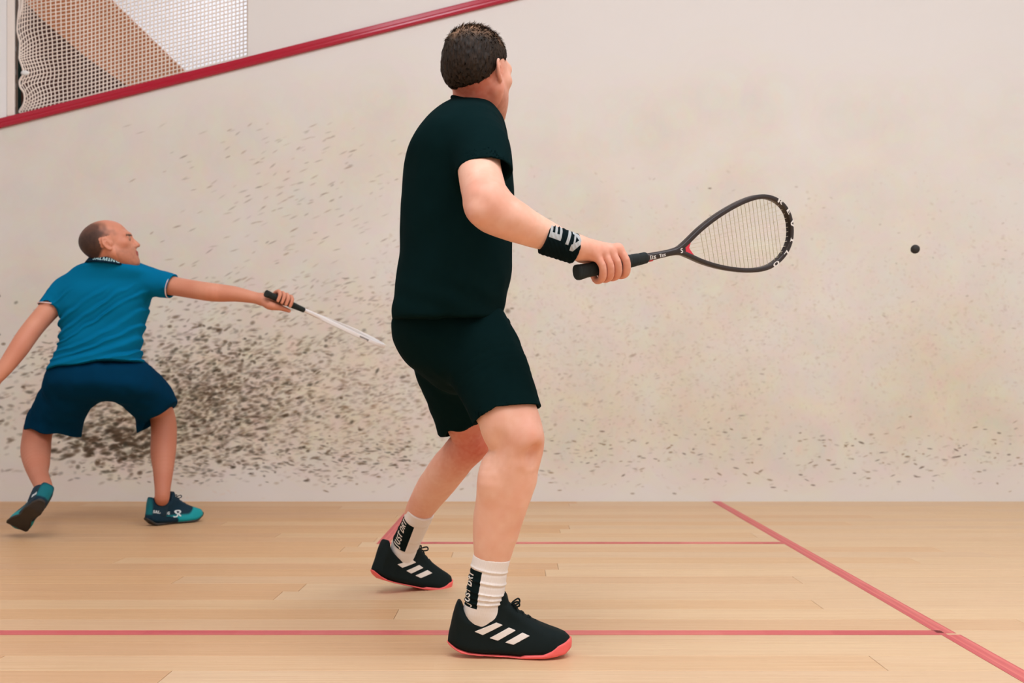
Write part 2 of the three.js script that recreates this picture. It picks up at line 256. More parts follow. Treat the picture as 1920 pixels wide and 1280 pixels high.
// floor: a slab, planks laid along the court, and the painted lines
const floor = new THREE.Group(); floor.name = 'floor'; floor.userData.kind = 'structure'; scene.add(floor);
{
  struct('subfloor', box(10.6, 0.2, 11.8, 0.62, -0.124, 0.7), std([0.25, 0.16, 0.09], 0.9), floor);
  const grain = canvasTex(2048, 512, (c, w, h) => {
    c.fillStyle = 'rgb(222,189,151)'; c.fillRect(0, 0, w, h);
    for (let i = 0; i < 5200; i++) { const y = rnd() * h, x = rnd() * w, L = 60 + rnd() * 500, a = 0.02 + 0.07 * rnd(); c.fillStyle = rnd() < 0.55 ? `rgba(190,138,92,${a * 1.5})` : `rgba(240,210,170,${a * 1.3})`; c.fillRect(x, y, L, 0.6 + rnd() * 2.4); if (x + L > w) c.fillRect(x - w, y, L, 1.5); }
    for (let i = 0; i < 700; i++) { c.fillStyle = `rgba(170,116,74,${0.08 + 0.2 * rnd()})`; c.fillRect(rnd() * w, rnd() * h, 6 + rnd() * 26, 0.7 + rnd() * 0.7); }
  });
  grain.wrapS = grain.wrapT = THREE.RepeatWrapping;
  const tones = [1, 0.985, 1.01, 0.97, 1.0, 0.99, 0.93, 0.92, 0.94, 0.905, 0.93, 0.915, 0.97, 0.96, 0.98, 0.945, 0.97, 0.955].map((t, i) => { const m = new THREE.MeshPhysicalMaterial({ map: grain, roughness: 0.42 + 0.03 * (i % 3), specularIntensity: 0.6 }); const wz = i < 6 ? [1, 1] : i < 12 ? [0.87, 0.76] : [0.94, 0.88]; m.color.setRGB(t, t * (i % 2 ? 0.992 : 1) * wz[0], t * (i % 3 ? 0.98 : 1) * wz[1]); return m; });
  const w = 0.134, gap = 0.0012, cache = {};
  function plankGeo(len, variant) {
    const key = len.toFixed(3) + '_' + variant; if (cache[key]) return cache[key];
    const s = new THREE.Shape(), c = 0.001, a = len / 2 - gap / 2, b = w / 2 - gap / 2, P5 = [[-a, -b], [a, -b], [a, b], [-a, b]];
    const pos = [], uv = [], push = (p) => { pos.push(...p); uv.push(p[0] / 2.2 + variant * 0.37, p[2] / 0.55 + variant * 0.271); };
    const q = (A, B, C, D) => { for (const p of [A, B, C, A, C, D]) push(p); };
    const top = P5.map(([x, z]) => [x - Math.sign(x) * c, 0, z - Math.sign(z) * c]), rim = P5.map(([x, z]) => [x, -c * 0.7, z]), bot = P5.map(([x, z]) => [x, -0.022, z]);
    q(top[3], top[2], top[1], top[0]);
    for (let i = 0; i < 4; i++) { const j = (i + 1) % 4; q(top[i], top[j], rim[j], rim[i]); q(rim[i], rim[j], bot[j], bot[i]); }
    const g = new THREE.BufferGeometry(); g.setAttribute('position', new THREE.Float32BufferAttribute(pos, 3)); g.setAttribute('uv', new THREE.Float32BufferAttribute(uv, 2)); g.computeVertexNormals(); return cache[key] = g;
  }
  const x0 = -4.46, x1 = 5.7, z0 = 0.001;
  for (let r = 0; r < 49; r++) {
    const zc = z0 + w / 2 + r * w + (3.314 - z0) % w - w; let x = x0 - (0.3 + 1.7 * ((r * 0.382) % 1)), n = 0;
    if (zc < -w / 2 || zc > 6.5) continue;
    while (x < x1) {
      const len = 2.1 + 0.3 * ((r * 7 + n * 3) % 4); let a = Math.max(x, x0), b = Math.min(x + len, x1);
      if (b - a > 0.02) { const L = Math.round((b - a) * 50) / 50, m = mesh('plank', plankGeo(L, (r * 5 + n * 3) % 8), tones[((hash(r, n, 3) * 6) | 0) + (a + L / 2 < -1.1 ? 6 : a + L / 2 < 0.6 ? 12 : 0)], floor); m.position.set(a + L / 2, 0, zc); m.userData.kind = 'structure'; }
      x += len; n++;
    }
  }
  const redTex = canvasTex(1024, 64, (c, w2, h2) => {
    c.fillStyle = 'rgb(206,86,88)'; c.fillRect(0, 0, w2, h2);
    for (let i = 0; i < 26; i++) { c.fillStyle = `rgba(${rnd() < 0.5 ? '176,44,62' : '226,120,112'},${0.12 + 0.25 * rnd()})`; c.fillRect(rnd() * w2, 0, 30 + rnd() * 120, h2); }
    for (let i = 0; i < 500; i++) { c.fillStyle = `rgba(236,170,140,${0.05 + 0.15 * rnd()})`; c.fillRect(rnd() * w2, rnd() * h2, 10 + rnd() * 60, 1 + rnd() * 2); }
  });
  const paintRed = new THREE.MeshPhysicalMaterial({ map: redTex, roughness: 0.45 });
  const lineH = 0.0007;
  const line = (label, xa, xb, za, zb) => { const m = mesh('floor_line', box(xb - xa, lineH, zb - za, (xa + xb) / 2, lineH / 2 + 0.0002, (za + zb) / 2), paintRed, floor); m.userData.kind = 'structure'; m.userData.label = label; };
  const SX = 1.115, D = (py) => CAMZ - 1284 / (py - CY);
  // the short line runs away from the camera to the side wall; it is broken by one bare strip at the half court line
  line('red short line running to the side wall', SX, SX + 0.05, 0.0, 3.217);
  line('near end of the red short line', SX + 0.004, SX + 0.054, 3.235, 6.45);
  line('red half court line', -4.4, SX + 0.02, 3.185, 3.235);
  line('red service box line parallel to the wall', SX - 1.65, SX, 1.575, 1.625);
  line('red back line of the service box', SX - 1.70, SX - 1.65, 0.0, 1.625);
}
// net over the low wall, bulkhead and dark end wall behind it
{
  const bz = -2.6, dB = CAMZ - bz, Q = (px, py, z = bz) => { const p = P(px, py, CAMZ - z); return p; };
  const bh = thing('sloping_bulkhead', 'terracotta sloping bulkhead with its shaded part coloured dark brown, seen through the white net', 'bulkhead', [-3.6, 2.4, bz]);
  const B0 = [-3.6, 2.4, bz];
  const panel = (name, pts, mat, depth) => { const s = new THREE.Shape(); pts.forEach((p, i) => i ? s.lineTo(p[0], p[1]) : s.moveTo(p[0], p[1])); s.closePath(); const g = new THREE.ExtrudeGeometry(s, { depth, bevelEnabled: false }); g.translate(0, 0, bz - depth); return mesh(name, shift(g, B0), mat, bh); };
  const e = (a, b, t) => [mix(a[0], b[0], t), mix(a[1], b[1], t)];
  const R0 = Q(210, 0), R1 = Q(352, 138), C0 = Q(75, 33), C1 = Q(245, 165);
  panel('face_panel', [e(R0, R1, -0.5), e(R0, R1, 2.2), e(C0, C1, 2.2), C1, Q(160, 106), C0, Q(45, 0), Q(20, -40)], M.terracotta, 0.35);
  panel('shaded_panel', [Q(20, -40, bz), Q(45, 0), C0, Q(160, 106), C1, e(C0, C1, 2.2), Q(40, 400), Q(40, 100), Q(34, 30)], M.brown, 0.3);  // the shaded part of the terracotta, shade put into a brown colour
  struct('wall_end', box(1.2, 4, 0.12, P(64, 0, 9.05)[0] - 0.6, 3.6, -3.06), M.darkWall);
}
{
  const zN = -0.1, dN = CAMZ - zN, nodes = [[-300, 36], [-60, 34], [0, 36], [56, 33], [80, 38], [109, 35], [124, 42], [136, 46], [142, 44], [156, 35], [165, 40], [174, 45.5], [187, 46.5], [198, 42], [208, 36], [230, 40]];
  const edge = (y) => { for (let i = 0; i < nodes.length - 1; i++) if (y <= nodes[i + 1][0]) { const t = clamp((y - nodes[i][0]) / (nodes[i + 1][0] - nodes[i][0]), 0, 1); return mix(nodes[i][1], nodes[i + 1][1], t); } return 40; };
  const bottom = (x) => 226 - 0.2485 * x, pit = 7.3, cols = 60, rows = 62;
  const pt = (u, r) => {                                         // net coordinates to a place: slack bunches towards the post
    const y0 = bottom(30 + u * pit) - r * pit, k = Math.exp(-u / 4);
    let y = y0 + 9 * k * Math.sin((y0 - 60) / 48 * Math.PI) - 2 * Math.sin(u * 0.25) * Math.exp(-u / 14);
    const ex = edge(y), full = 33 + u * pit, bunch = clamp((150 - y) / 150, 0, 1);
    let x = mix(ex + u * mix(5.2, 3.4, bunch), full, sstep(0, 16, u)) + 1.1 * Math.sin(r * 0.5 + u * 0.2) * k;
    const zz = zN + 0.03 * Math.sin(u * 0.4 + r * 0.13) * Math.exp(-u / 20);
    return V(P(x, y, CAMZ - zz));
  };
  const net = thing('safety_net', 'white knotted safety net hung above the low end of the side wall', 'net', P(250, 150, dN)), N0 = P(250, 150, dN);
  const parts = [];
  function cord(pts, r, arr) {                                    // a thin square cord along points
    const pos = [], idx = [];
    pts.forEach((p, i) => { const a = pts[Math.max(0, i - 1)], b = pts[Math.min(pts.length - 1, i + 1)], d = b.clone().sub(a).normalize(), s = new THREE.Vector3(-d.y, d.x, 0).normalize(); for (const [m, n] of [[1, 0], [0, 1], [-1, 0], [0, -1]]) pos.push(p.x + s.x * r * m, p.y + s.y * r * m, p.z + r * n); if (i) for (let k = 0; k < 4; k++) { const q = 4 * (i - 1) + k, w2 = 4 * (i - 1) + (k + 1) % 4; idx.push(q, w2, q + 4, w2, w2 + 4, q + 4); } });
    const g = new THREE.BufferGeometry(); g.setAttribute('position', new THREE.Float32BufferAttribute(pos, 3)); g.setIndex(idx); g.computeVertexNormals(); arr.push(g);
  }
  for (let u = 0; u <= cols; u++) { const a = []; for (let r = 0; r <= rows; r++) a.push(pt(u, r)); cord(a, 0.0035, parts); }
  for (let r = 0; r <= rows; r++) { const a = []; for (let u = 0; u <= cols; u++) a.push(pt(u, r)); cord(a, 0.0035, parts); }
  const m = mesh('netting', shift(mergeGeometries(parts), N0), M.net, net); m.userData.kind = 'stuff';
  const rope = []; for (let r = 0; r <= rows; r++) rope.push(pt(0, r)); mesh('edge_rope', shift(tube(rope, 0.006, 160, 6), N0), M.net, net);
  const fold = []; for (let r = 24; r <= rows; r++) fold.push(pt(1.2, r).add(new THREE.Vector3(0.002 * (r - 24), 0, 0.01))); mesh('edge_rope', shift(tube(fold, 0.006, 60, 6), N0), M.net, net);
  const clip = new THREE.SphereGeometry(0.018, 14, 10); clip.scale(1.35, 0.85, 0.8); clip.translate(...P(47, 137, dN - 0.03)); mesh('clip', shift(clip, N0), std([0.9, 0.9, 0.88], 0.4), net);
  // the post that carries it
  const S0 = P(28, 215, dN), po = thing('net_post', 'grey metal net post with hooks beside the white corner trim', 'post', S0);
  const top = P(28, -500, dN)[1], base = P(28, 219, dN)[1] + 0.004, x = P(28, 0, dN + 0.085)[0];
  mesh('pole', shift(box(0.012, top - base, 0.014, x - 0.003, (top + base) / 2, zN - 0.085, 0.003), S0), M.metal, po);
  mesh('rail', shift(box(0.006, top - base, 0.01, x + 0.009, (top + base) / 2, zN - 0.09), S0), std(srgb(120, 96, 76), 0.6), po);
  for (const py of [84, 128, 154]) mesh('clamp', shift(box(0.022, 0.035, 0.024, x - 0.002, P(28, py, dN)[1], zN - 0.085, 0.004), S0), M.metal, po);
  mesh('sleeve', shift(box(0.014, 0.12, 0.02, x - 0.002, P(28, 174, dN)[1], zN - 0.08, 0.004), S0), std(srgb(214, 204, 192), 0.5), po);
  const hk = []; for (let i = 0; i <= 10; i++) { const a = i / 10 * Math.PI * 1.3; hk.push([x - 0.028 + 0.022 * Math.cos(a + 2.6), P(28, 211, dN)[1] + 0.02 * Math.sin(a + 2.6), zN - 0.055]); }
  hk.push([x - 0.012, base + 0.03, zN - 0.075]);
  mesh('hook', shift(tube(hk, 0.008, 30, 8), S0), M.metal, po);
  const ring = new THREE.TorusGeometry(0.017, 0.005, 8, 20); ring.translate(x - 0.012, base + 0.03, zN - 0.07); mesh('ring', shift(ring, S0), M.metal, po);
}
// the ball in flight
{
  const p = P(1716, 467, 4.6), b = thing('squash_ball', 'small black squash ball in flight before the pale wall', 'ball', p);
  const g = new THREE.SphereGeometry(0.0195, 28, 20); mesh('shell', g, std([0.02, 0.018, 0.016], 0.7), b);
  const s = new THREE.TorusGeometry(0.0194, 0.0006, 6, 36); s.rotateX(0.7); mesh('seam', s, std([0.03, 0.027, 0.024], 0.8), b);
}

// ------------------------------------------------------------------ people: shared anatomy
// head field in its own frame: x = the person's right, y = up, z = forward; origin between the ears at eye level
function headField(opt = {}) {
  const q = (x, y, z) => new THREE.Quaternion().setFromEuler(new THREE.Euler(x, y, z));
  const skull = union(0.03, ell([0, 0.034, -0.012], [0.0735, 0.08, 0.096]), ell([0, 0.0, -0.055], [0.06, 0.058, 0.052]), ell([0, -0.03, 0.032], [0.06, 0.085, 0.06]));
  const jaw = union(0.025, cap([0.052, -0.045, 0.005], 0.02, [0.012, -0.1, 0.07], 0.018), cap([-0.052, -0.045, 0.005], 0.02, [-0.012, -0.1, 0.07], 0.018), ell([0, -0.101, 0.073], [0.02, 0.018, 0.018]), ell([0, -0.06, 0.06], [0.04, 0.04, 0.032]));
  const cheek = union(0.02, ell([0.046, -0.012, 0.056], [0.02, 0.018, 0.022]), ell([-0.046, -0.012, 0.056], [0.02, 0.018, 0.022]), cap([0.044, 0.024, 0.07], 0.013, [0.008, 0.02, 0.086], 0.01), cap([-0.044, 0.024, 0.07], 0.013, [-0.008, 0.02, 0.086], 0.01));
  const nose = union(0.008, cap([0, 0.014, 0.088], 0.007, [0, -0.03, 0.11], 0.0105), ell([0.012, -0.034, 0.098], [0.008, 0.008, 0.01]), ell([-0.012, -0.034, 0.098], [0.008, 0.008, 0.01]));
  const lips = union(0.006, ell([0, -0.061, 0.094], [0.021, 0.0055, 0.009]), ell([0, -0.071, 0.092], [0.018, 0.006, 0.009]));
  const socket = (s) => ell([s * 0.031, 0.002, 0.093], [0.016, 0.01, 0.012]);
  const ball = (s) => ell([s * 0.031, 0.002, 0.078], [0.0125, 0.0115, 0.0125]);
  const lid = (s) => cap([s * 0.019, 0.009, 0.088], 0.003, [s * 0.043, 0.008, 0.08], 0.003);
  const rims = [1, -1].map(s => {
    const e = q(-0.2, -s * 0.4, -s * 0.06), T = (a, b) => { const v = new THREE.Vector3(0, a, b).applyQuaternion(e); return [s * 0.0785 + v.x, -0.004 + v.y, -0.012 + v.z]; };
    const rim = []; for (let i = 0; i <= 9; i++) { const a = -0.6 + i / 9 * 4.2; rim.push([...T(0.008 + 0.0185 * Math.sin(a), 0.0125 * Math.cos(a) - 0.003), 0.0034]); }
    rim.push([...T(-0.018, -0.006), 0.0042], [...T(-0.0255, 0.003), 0.0052], [...T(-0.022, 0.008), 0.0042]);
    return chain(rim, 2);
  });
  const plates = [1, -1].map(s => {
    const e = q(-0.2, -s * 0.4, -s * 0.06), T = (a, b) => { const v = new THREE.Vector3(0, a, b).applyQuaternion(e); return [s * 0.0785 + v.x, -0.004 + v.y, -0.012 + v.z]; };
    const plate = ell(T(-0.002, -0.002), [0.005, 0.0225, 0.013], e), c = T(-0.003, 0.003), con = ell([c[0] + s * 0.007, c[1], c[2]], [0.008, 0.015, 0.0095], e), base = cap([s * 0.064, -0.002, -0.002], 0.014, [s * 0.073, -0.006, -0.006], 0.011), tragus = ell(T(-0.006, 0.012), [0.005, 0.006, 0.004], e), rim = rims[s > 0 ? 0 : 1];
    return (x, y, z) => { let d = Math.hypot(x - s * 0.078, y, z + 0.012) - 0.045; if (d > 0.03) return d; d = smin(plate(x, y, z), base(x, y, z), 0.01); d = smax(d, -con(x, y, z), 0.004); d = smin(d, rim(x, y, z), 0.004); return smin(d, tragus(x, y, z), 0.004); };
  });
  return (x, y, z) => {
    let d = skull(x, y, z); d = smin(d, jaw(x, y, z), 0.03); d = smin(d, cheek(x, y, z), 0.02);
    if (z > 0.03) { d = smin(d, nose(x, y, z), 0.01); const s = x < 0 ? -1 : 1; d = smax(d, -socket(s)(x, y, z), 0.008); d = Math.min(d, ball(s)(x, y, z)); d = smin(d, lid(s)(x, y, z), 0.004); d = smin(d, lips(x, y, z), 0.005); }
    d = smin(d, plates[0](x, y, z), 0.006); return smin(d, plates[1](x, y, z), 0.006);
  };
}
// a hand closed round a handle: o = butt end, u = along the handle, n = towards phi 0, v = towards phi 90 degrees
function gripHand(o, u, n, v, R, a) {
  const U = V(u).normalize(), N = V(n).normalize(), W = V(v).normalize(), D = Math.PI / 180;
  const at = (s, phi, r) => [0, 1, 2].map(i => o[i] + U.getComponent(i) * s + (N.getComponent(i) * Math.cos(phi * D) + W.getComponent(i) * Math.sin(phi * D)) * r);
  const fingers = a.s.map((s, i) => {
    const k = a.size[i], [m, p, d, t] = a.phi, sl = a.slant ?? 0.006;
    return chain([[...at(s - sl, m, R + a.mcp), 0.0112 * k], [...at(s, mix(m, p, 0.5), R + 0.016), 0.0094 * k], [...at(s + sl * 0.3, p, R + 0.0135), 0.0096 * k], [...at(s + sl * 0.6, mix(p, d, 0.5), R + 0.0115), 0.0084 * k], [...at(s + sl * 0.7, d, R + 0.0112), 0.0084 * k], [...at(s + sl * 0.7, t, R + 0.0095), 0.0072 * k]], 3);
  });
  const w = a.wrist, back = a.s.map((s, i) => cap(w, 0.017, at(s - (a.slant ?? 0.006), a.phi[0], R + a.mcp - 0.004), 0.0125));
  const knuck = a.s.map((s, i) => ell(at(s - (a.slant ?? 0.006), a.phi[0] - 4, R + a.mcp), [0.0105, 0.0105, 0.0105]));
  const palm = cap(w, 0.022, at(mix(a.s[0], a.s[3], 0.5), a.palm, R + 0.0225), 0.02);
  const tp = a.thumb.map(([s, phi, r, rad]) => [...at(s, phi, R + r), rad]);
  const thumb = chain([[...w, 0.019], ...tp], 3);
  const body = union(0.016, ...back, palm);
  const kn = union(0.006, ...knuck);
  return (x, y, z) => { let d = smin(body(x, y, z), kn(x, y, z), 0.008); let f = fingers[0](x, y, z); for (let i = 1; i < fingers.length; i++) f = smin(f, fingers[i](x, y, z), 0.0016); d = smin(d, f, 0.007); return smin(d, thumb(x, y, z), 0.008); };
}
// a relaxed open hand
function openHand(w, dir, side, palmN, scale = 1) {
  const A = V(dir).normalize(), S = V(side); S.addScaledVector(A, -S.dot(A)).normalize(); const N = V(palmN); N.addScaledVector(A, -N.dot(A)).addScaledVector(S, -N.dot(S)).normalize();
  const at = (a, s, n) => [0, 1, 2].map(i => w[i] + scale * (A.getComponent(i) * a + S.getComponent(i) * s + N.getComponent(i) * n));
  const fs = [[-0.033, 0.078, 0.062, 0.9], [-0.011, 0.086, 0.078, 1], [0.011, 0.088, 0.084, 1.02], [0.032, 0.084, 0.074, 1]].map(([s, k, L, q]) => chain([[...at(k, s, 0), 0.0098 * q * scale], [...at(k + L * 0.45, s * 1.06, 0.006), 0.0088 * q * scale], [...at(k + L * 0.72, s * 1.08, 0.02), 0.008 * q * scale], [...at(k + L * 0.9, s * 1.08, 0.038), 0.0068 * q * scale]], 3));
  const palm = union(0.016, ...[-0.03, -0.01, 0.011, 0.03].map(s => cap(w, 0.02 * scale, at(0.08, s, 0), 0.0115 * scale)));
  const thumb = chain([[...at(0.012, 0.012, 0.008), 0.017 * scale], [...at(0.045, 0.044, 0.02), 0.0125 * scale], [...at(0.075, 0.056, 0.03), 0.0098 * scale], [...at(0.098, 0.06, 0.036), 0.0078 * scale]], 3);
  return (x, y, z) => { let f = fs[0](x, y, z); for (let i = 1; i < 4; i++) f = smin(f, fs[i](x, y, z), 0.002); return smin(smin(palm(x, y, z), f, 0.006), thumb(x, y, z), 0.008); };
}
// a squash racket: x along the handle from the butt, y across the head, z through it
const RACKET_HALF = [[0.286, 0.0075], [0.302, 0.0125], [0.325, 0.024], [0.36, 0.043], [0.4, 0.0605], [0.44, 0.0745], [0.48, 0.0855], [0.515, 0.0925], [0.548, 0.096], [0.58, 0.0945], [0.608, 0.0865], [0.632, 0.0735], [0.65, 0.057], [0.663, 0.036], [0.6685, 0.014], [0.669, 0]];
function makeRacket(name, label, frame, o, mats) {
  const t = thing(name, label, 'racket', o.pos); t.quaternion.setFromRotationMatrix(new THREE.Matrix4().makeBasis(V(o.u), V(o.v), V(o.n)));
  const half = splineSamples(RACKET_HALF, 3), loop = [...half.map(p => [p[0], p[1]]), ...half.slice(0, -1).reverse().map(p => [p[0], -p[1]])], n = loop.length;
  const bw = o.band ?? 0.0095, th = 0.0098;
  // hoop: a rounded box section swept round the teardrop
  const prof = []; for (let i = 0; i < 12; i++) { const a = i / 12 * 2 * Math.PI, c = Math.cos(a), s = Math.sin(a); prof.push([Math.sign(c) * Math.abs(c) ** 0.4 * bw / 2, Math.sign(s) * Math.abs(s) ** 0.4 * th]); }
  const pos = [], idx = [], frameAt = (i) => { const a = loop[Math.max(0, i - 1)], b = loop[Math.min(n - 1, i + 1)], L = Math.hypot(b[0] - a[0], b[1] - a[1]); return [(b[0] - a[0]) / L, (b[1] - a[1]) / L]; };
  loop.forEach((p, i) => { const [tx, ty] = frameAt(i); for (const [q, z] of prof) pos.push(p[0] - ty * (q - bw / 2), p[1] + tx * (q - bw / 2), z); });
  for (let i = 0; i < n - 1; i++) for (let k = 0; k < 12; k++) { const a = i * 12 + k, b = i * 12 + (k + 1) % 12; idx.push(a, b, a + 12, b, b + 12, a + 12); }
  const hoop = new THREE.BufferGeometry(); hoop.setAttribute('position', new THREE.Float32BufferAttribute(pos, 3)); hoop.setIndex(idx); hoop.computeVertexNormals();
  mesh('hoop', hoop, frame, t);
  // shaft, widening into the throat
  const sh = [[0.17, 0.0125, 0.0098], [0.19, 0.0108, 0.0094], [0.23, 0.0088, 0.0092], [0.265, 0.0082, 0.0095], [0.285, 0.0092, 0.0098], [0.3, 0.0118, 0.0098], [0.312, 0.0115, 0.0088]], sp = [], si = [];
  splineSamples(sh, 4).forEach((r, i) => { for (let k = 0; k < 14; k++) { const a = k / 14 * 2 * Math.PI, c = Math.cos(a), s = Math.sin(a); sp.push(r[0], Math.sign(c) * Math.abs(c) ** 0.7 * r[1], Math.sign(s) * Math.abs(s) ** 0.7 * r[2]); if (i) { const q = (i - 1) * 14 + k, w2 = (i - 1) * 14 + (k + 1) % 14; si.push(q, q + 14, w2, w2, q + 14, w2 + 14); } } });
  const shaft = new THREE.BufferGeometry(); shaft.setAttribute('position', new THREE.Float32BufferAttribute(sp, 3)); shaft.setIndex(si); shaft.computeVertexNormals(); mesh('shaft', shaft, o.shaft ?? frame, t);
  // grip: wrapped tape with a rounded butt cap
  const gf = (x, y, z) => { const k = 1 + 0.12 * sstep(0.03, 0, x) - 0.16 * sstep(0.12, 0.2, x), r = Math.pow(Math.abs(y / 0.0162) ** 2.5 + Math.abs(z / 0.0145) ** 2.5, 1 / 2.5) * 0.0155 - 0.0155 * k; const sp2 = ((x * 42 + Math.atan2(z, y) / (2 * Math.PI)) % 1 + 1) % 1; return smax(r + 0.0008 * Math.exp(-((sp2 - 0.5) ** 2) / 0.006), Math.max(-x - 0.002, x - (o.gripEnd ?? 0.2)), 0.006); };
  mesh('grip', skin(gf, [-0.008, -0.023, -0.021], [0.215, 0.023, 0.021], 0.0022, { pull: 0.7 }), mats.grip, t);
  if (mats.throat) { const s = new THREE.Shape(); s.moveTo(0.306, 0); s.quadraticCurveTo(0.326, 0.016, 0.338, 0.0225); s.quadraticCurveTo(0.33, 0.012, 0.3255, 0.002); s.quadraticCurveTo(0.332, -0.012, 0.347, -0.027); s.quadraticCurveTo(0.322, -0.014, 0.306, 0); const g = new THREE.ExtrudeGeometry(s, { depth: 0.012, bevelEnabled: false }); g.translate(0, 0, -0.006); mesh('throat_insert', g, mats.throat, t); }
  // strings
  const inHalf = (x) => { for (let i = 0; i < half.length - 1; i++) if (x >= half[i][0] && x <= half[i + 1][0]) return mix(half[i][1], half[i + 1][1], (x - half[i][0]) / Math.max(1e-6, half[i + 1][0] - half[i][0])) - bw * 0.9; return 0; };
  const rod = (a, b, r, m) => { const A = V(a), B = V(b), g = new THREE.CylinderGeometry(r, r, A.distanceTo(B), 5, 1); g.rotateZ(Math.PI / 2); const q = new THREE.Quaternion().setFromUnitVectors(new THREE.Vector3(-1, 0, 0).multiplyScalar(-1), B.clone().sub(A).normalize()); g.applyQuaternion(q); g.translate((A.x + B.x) / 2, (A.y + B.y) / 2, (A.z + B.z) / 2); return mesh('string', g, m, t); };
  for (let i = 0; i < 20; i++) { const x = 0.372 + i * 0.0142 - 0.000055 * i * i, h = inHalf(x); if (h > 0.01) rod([x - 0.004, h, 0.0006], [x + 0.004, -h, 0.0006], 0.00062, mats.cross); }
  for (let i = -6; i <= 6; i++) { const y = i * 0.0118; let xa = null, xb = null; for (let x = 0.3; x < 0.67; x += 0.001) { if (inHalf(x) > Math.abs(y) + 0.001) { if (xa === null) xa = x; xb = x; } } if (xa !== null) rod([Math.max(xa, 0.325), y * 0.72, -0.0006], [xb, y, -0.0006], 0.00055, mats.main); }
  const cen = loop.map((p, i) => { const [tx, ty] = frameAt(i); return [p[0] + ty * bw / 2, p[1] - tx * bw / 2, tx, ty]; });
  return { t, half, cen, bw, th };
}
// shoe field from its side profile (l along the foot, y up) and the plan of the sole; all in metres, near side w > 0
const WSIGN = -1, VSIGN = 1;
const SHOE_LEN = 0.305;
const shoePx = (pts) => pts.map(([x, y]) => [(x - 838) * 0.001286, (1239 - y) * 0.001286]);
const SHOE_UPPER = poly(shoePx([[838, 1213], [841, 1197], [846, 1178], [850, 1160], [855, 1143], [859, 1134.5], [863, 1134.5], [867, 1140], [870, 1149], [877, 1158], [885, 1164.5], [892, 1166.5], [905, 1163], [917, 1157], [928, 1150], [931, 1139], [938, 1127], [945, 1120], [949, 1119], [953, 1125], [956, 1138], [965, 1146], [975, 1153], [988, 1162], [1005, 1171.5], [1020, 1178.5], [1035, 1184.5], [1050, 1189.5], [1062, 1194], [1070, 1200.5], [1074, 1208], [1070, 1222], [1030, 1234], [985, 1236], [940, 1234], [900, 1232.5], [868, 1228], [850, 1220]]));
const SHOE_SOLE = poly(shoePx([[837, 1210], [842, 1212], [860, 1223], [880, 1229.5], [910, 1232.5], [978, 1235], [986, 1231], [1020, 1229], [1035, 1222], [1047, 1212.5], [1060, 1208], [1074, 1203], [1076, 1212], [1074.5, 1222], [1062, 1231.5], [1030, 1237], [985, 1239], [940, 1236.5], [900, 1234.8], [868, 1231.5], [849, 1222], [838, 1213]]));
const shoePlan = (() => { const k = [[0, 0], [0.008, 0.017], [0.025, 0.028], [0.06, 0.0345], [0.11, 0.035], [0.15, 0.036], [0.2, 0.045], [0.235, 0.0485], [0.265, 0.044], [0.288, 0.032], [0.3, 0.018], [0.306, 0]]; return (l) => { if (l <= 0 || l >= 0.306) return -0.01; for (let i = 0; i < k.length - 1; i++) if (l <= k[i + 1][0]) { const t = (l - k[i][0]) / (k[i + 1][0] - k[i][0]); return mix(k[i][1], k[i + 1][1], t * (i === 0 ? 2 - t : 1)); } return 0; }; })();
const shoeWide = (l, y) => shoePlan(l) * (1 - 0.42 * sstep(0.02, 0.1, y) * sstep(0.1, 0.19, l)) + 0.003 * sstep(0.06, 0.1, y) * sstep(0.13, 0.08, l);
const shoeUpper = (l, y, w) => smax(SHOE_UPPER(l, y), (Math.abs(w) - shoeWide(l, y)) * 0.85, 0.02);
const shoeSole = (l, y, w) => smax(SHOE_SOLE(l, y), (Math.abs(w) - shoePlan(l) - 0.001) * 0.85, 0.008);
const shoeBits = {};
function shoeGeo(name, f, h, box3) { return shoeBits[name] ??= skin(f, box3?.[0] ?? [-0.012, -0.008, -0.062], box3?.[1] ?? [0.32, 0.165, 0.062], h, { pull: 0.7, lip: 2.2 }); }
function placeGeo(g, o, L, U, S) { const m = new THREE.Matrix4().makeBasis(V(L), V(U), V(S)); m.setPosition(...o); return g.clone().applyMatrix4(m); }
function foot(o, toe, up) { const L = V(toe).normalize(), U = V(up); U.addScaledVector(L, -U.dot(L)).normalize(); const S = new THREE.Vector3().crossVectors(L, U); return { o, L: L.toArray(), U: U.toArray(), S: S.toArray() }; }
function laceGeos() {
  const out = [], a = [];
  for (const s of [1, -1]) out.push(tube([[0.153, 0.118, 0], [0.163, 0.129, s * 0.012], [0.175, 0.134, s * 0.02], [0.178, 0.126, s * 0.022], [0.168, 0.12, s * 0.012], [0.155, 0.117, 0]], 0.0023, 26, 6), tube([[0.155, 0.118, 0], [0.165, 0.122, s * 0.008], [0.172, 0.112, s * 0.014], [0.175, 0.1, s * 0.018]], 0.002, 16, 6));
  for (let i = 0; i < 5; i++) { const l = 0.16 + i * 0.017, y = 0.1175 - i * 0.0105; out.push(tube([[l, y - 0.014, 0.022], [l + 0.004, y - 0.001, 0.01], [l + 0.01, y - 0.005, -0.01], [l + 0.014, y - 0.022, -0.022]], 0.0021, 14, 6), tube([[l, y - 0.014, -0.022], [l + 0.004, y - 0.001, -0.01], [l + 0.01, y - 0.005, 0.01], [l + 0.014, y - 0.022, 0.022]], 0.0021, 14, 6)); }
  return mergeGeometries(out);
}
const skinMat = new THREE.MeshPhysicalMaterial({ vertexColors: true, roughness: 0.48, specularIntensity: 0.55 });
const cloth = (rgb, sheen = 0) => { const m = new THREE.MeshPhysicalMaterial({ roughness: 0.95, specularIntensity: 0.05 }); m.color.setRGB(...rgb); if (sheen) { m.sheen = sheen; m.sheenRoughness = 0.6; m.sheenColor.setRGB(...rgb); } return m; };
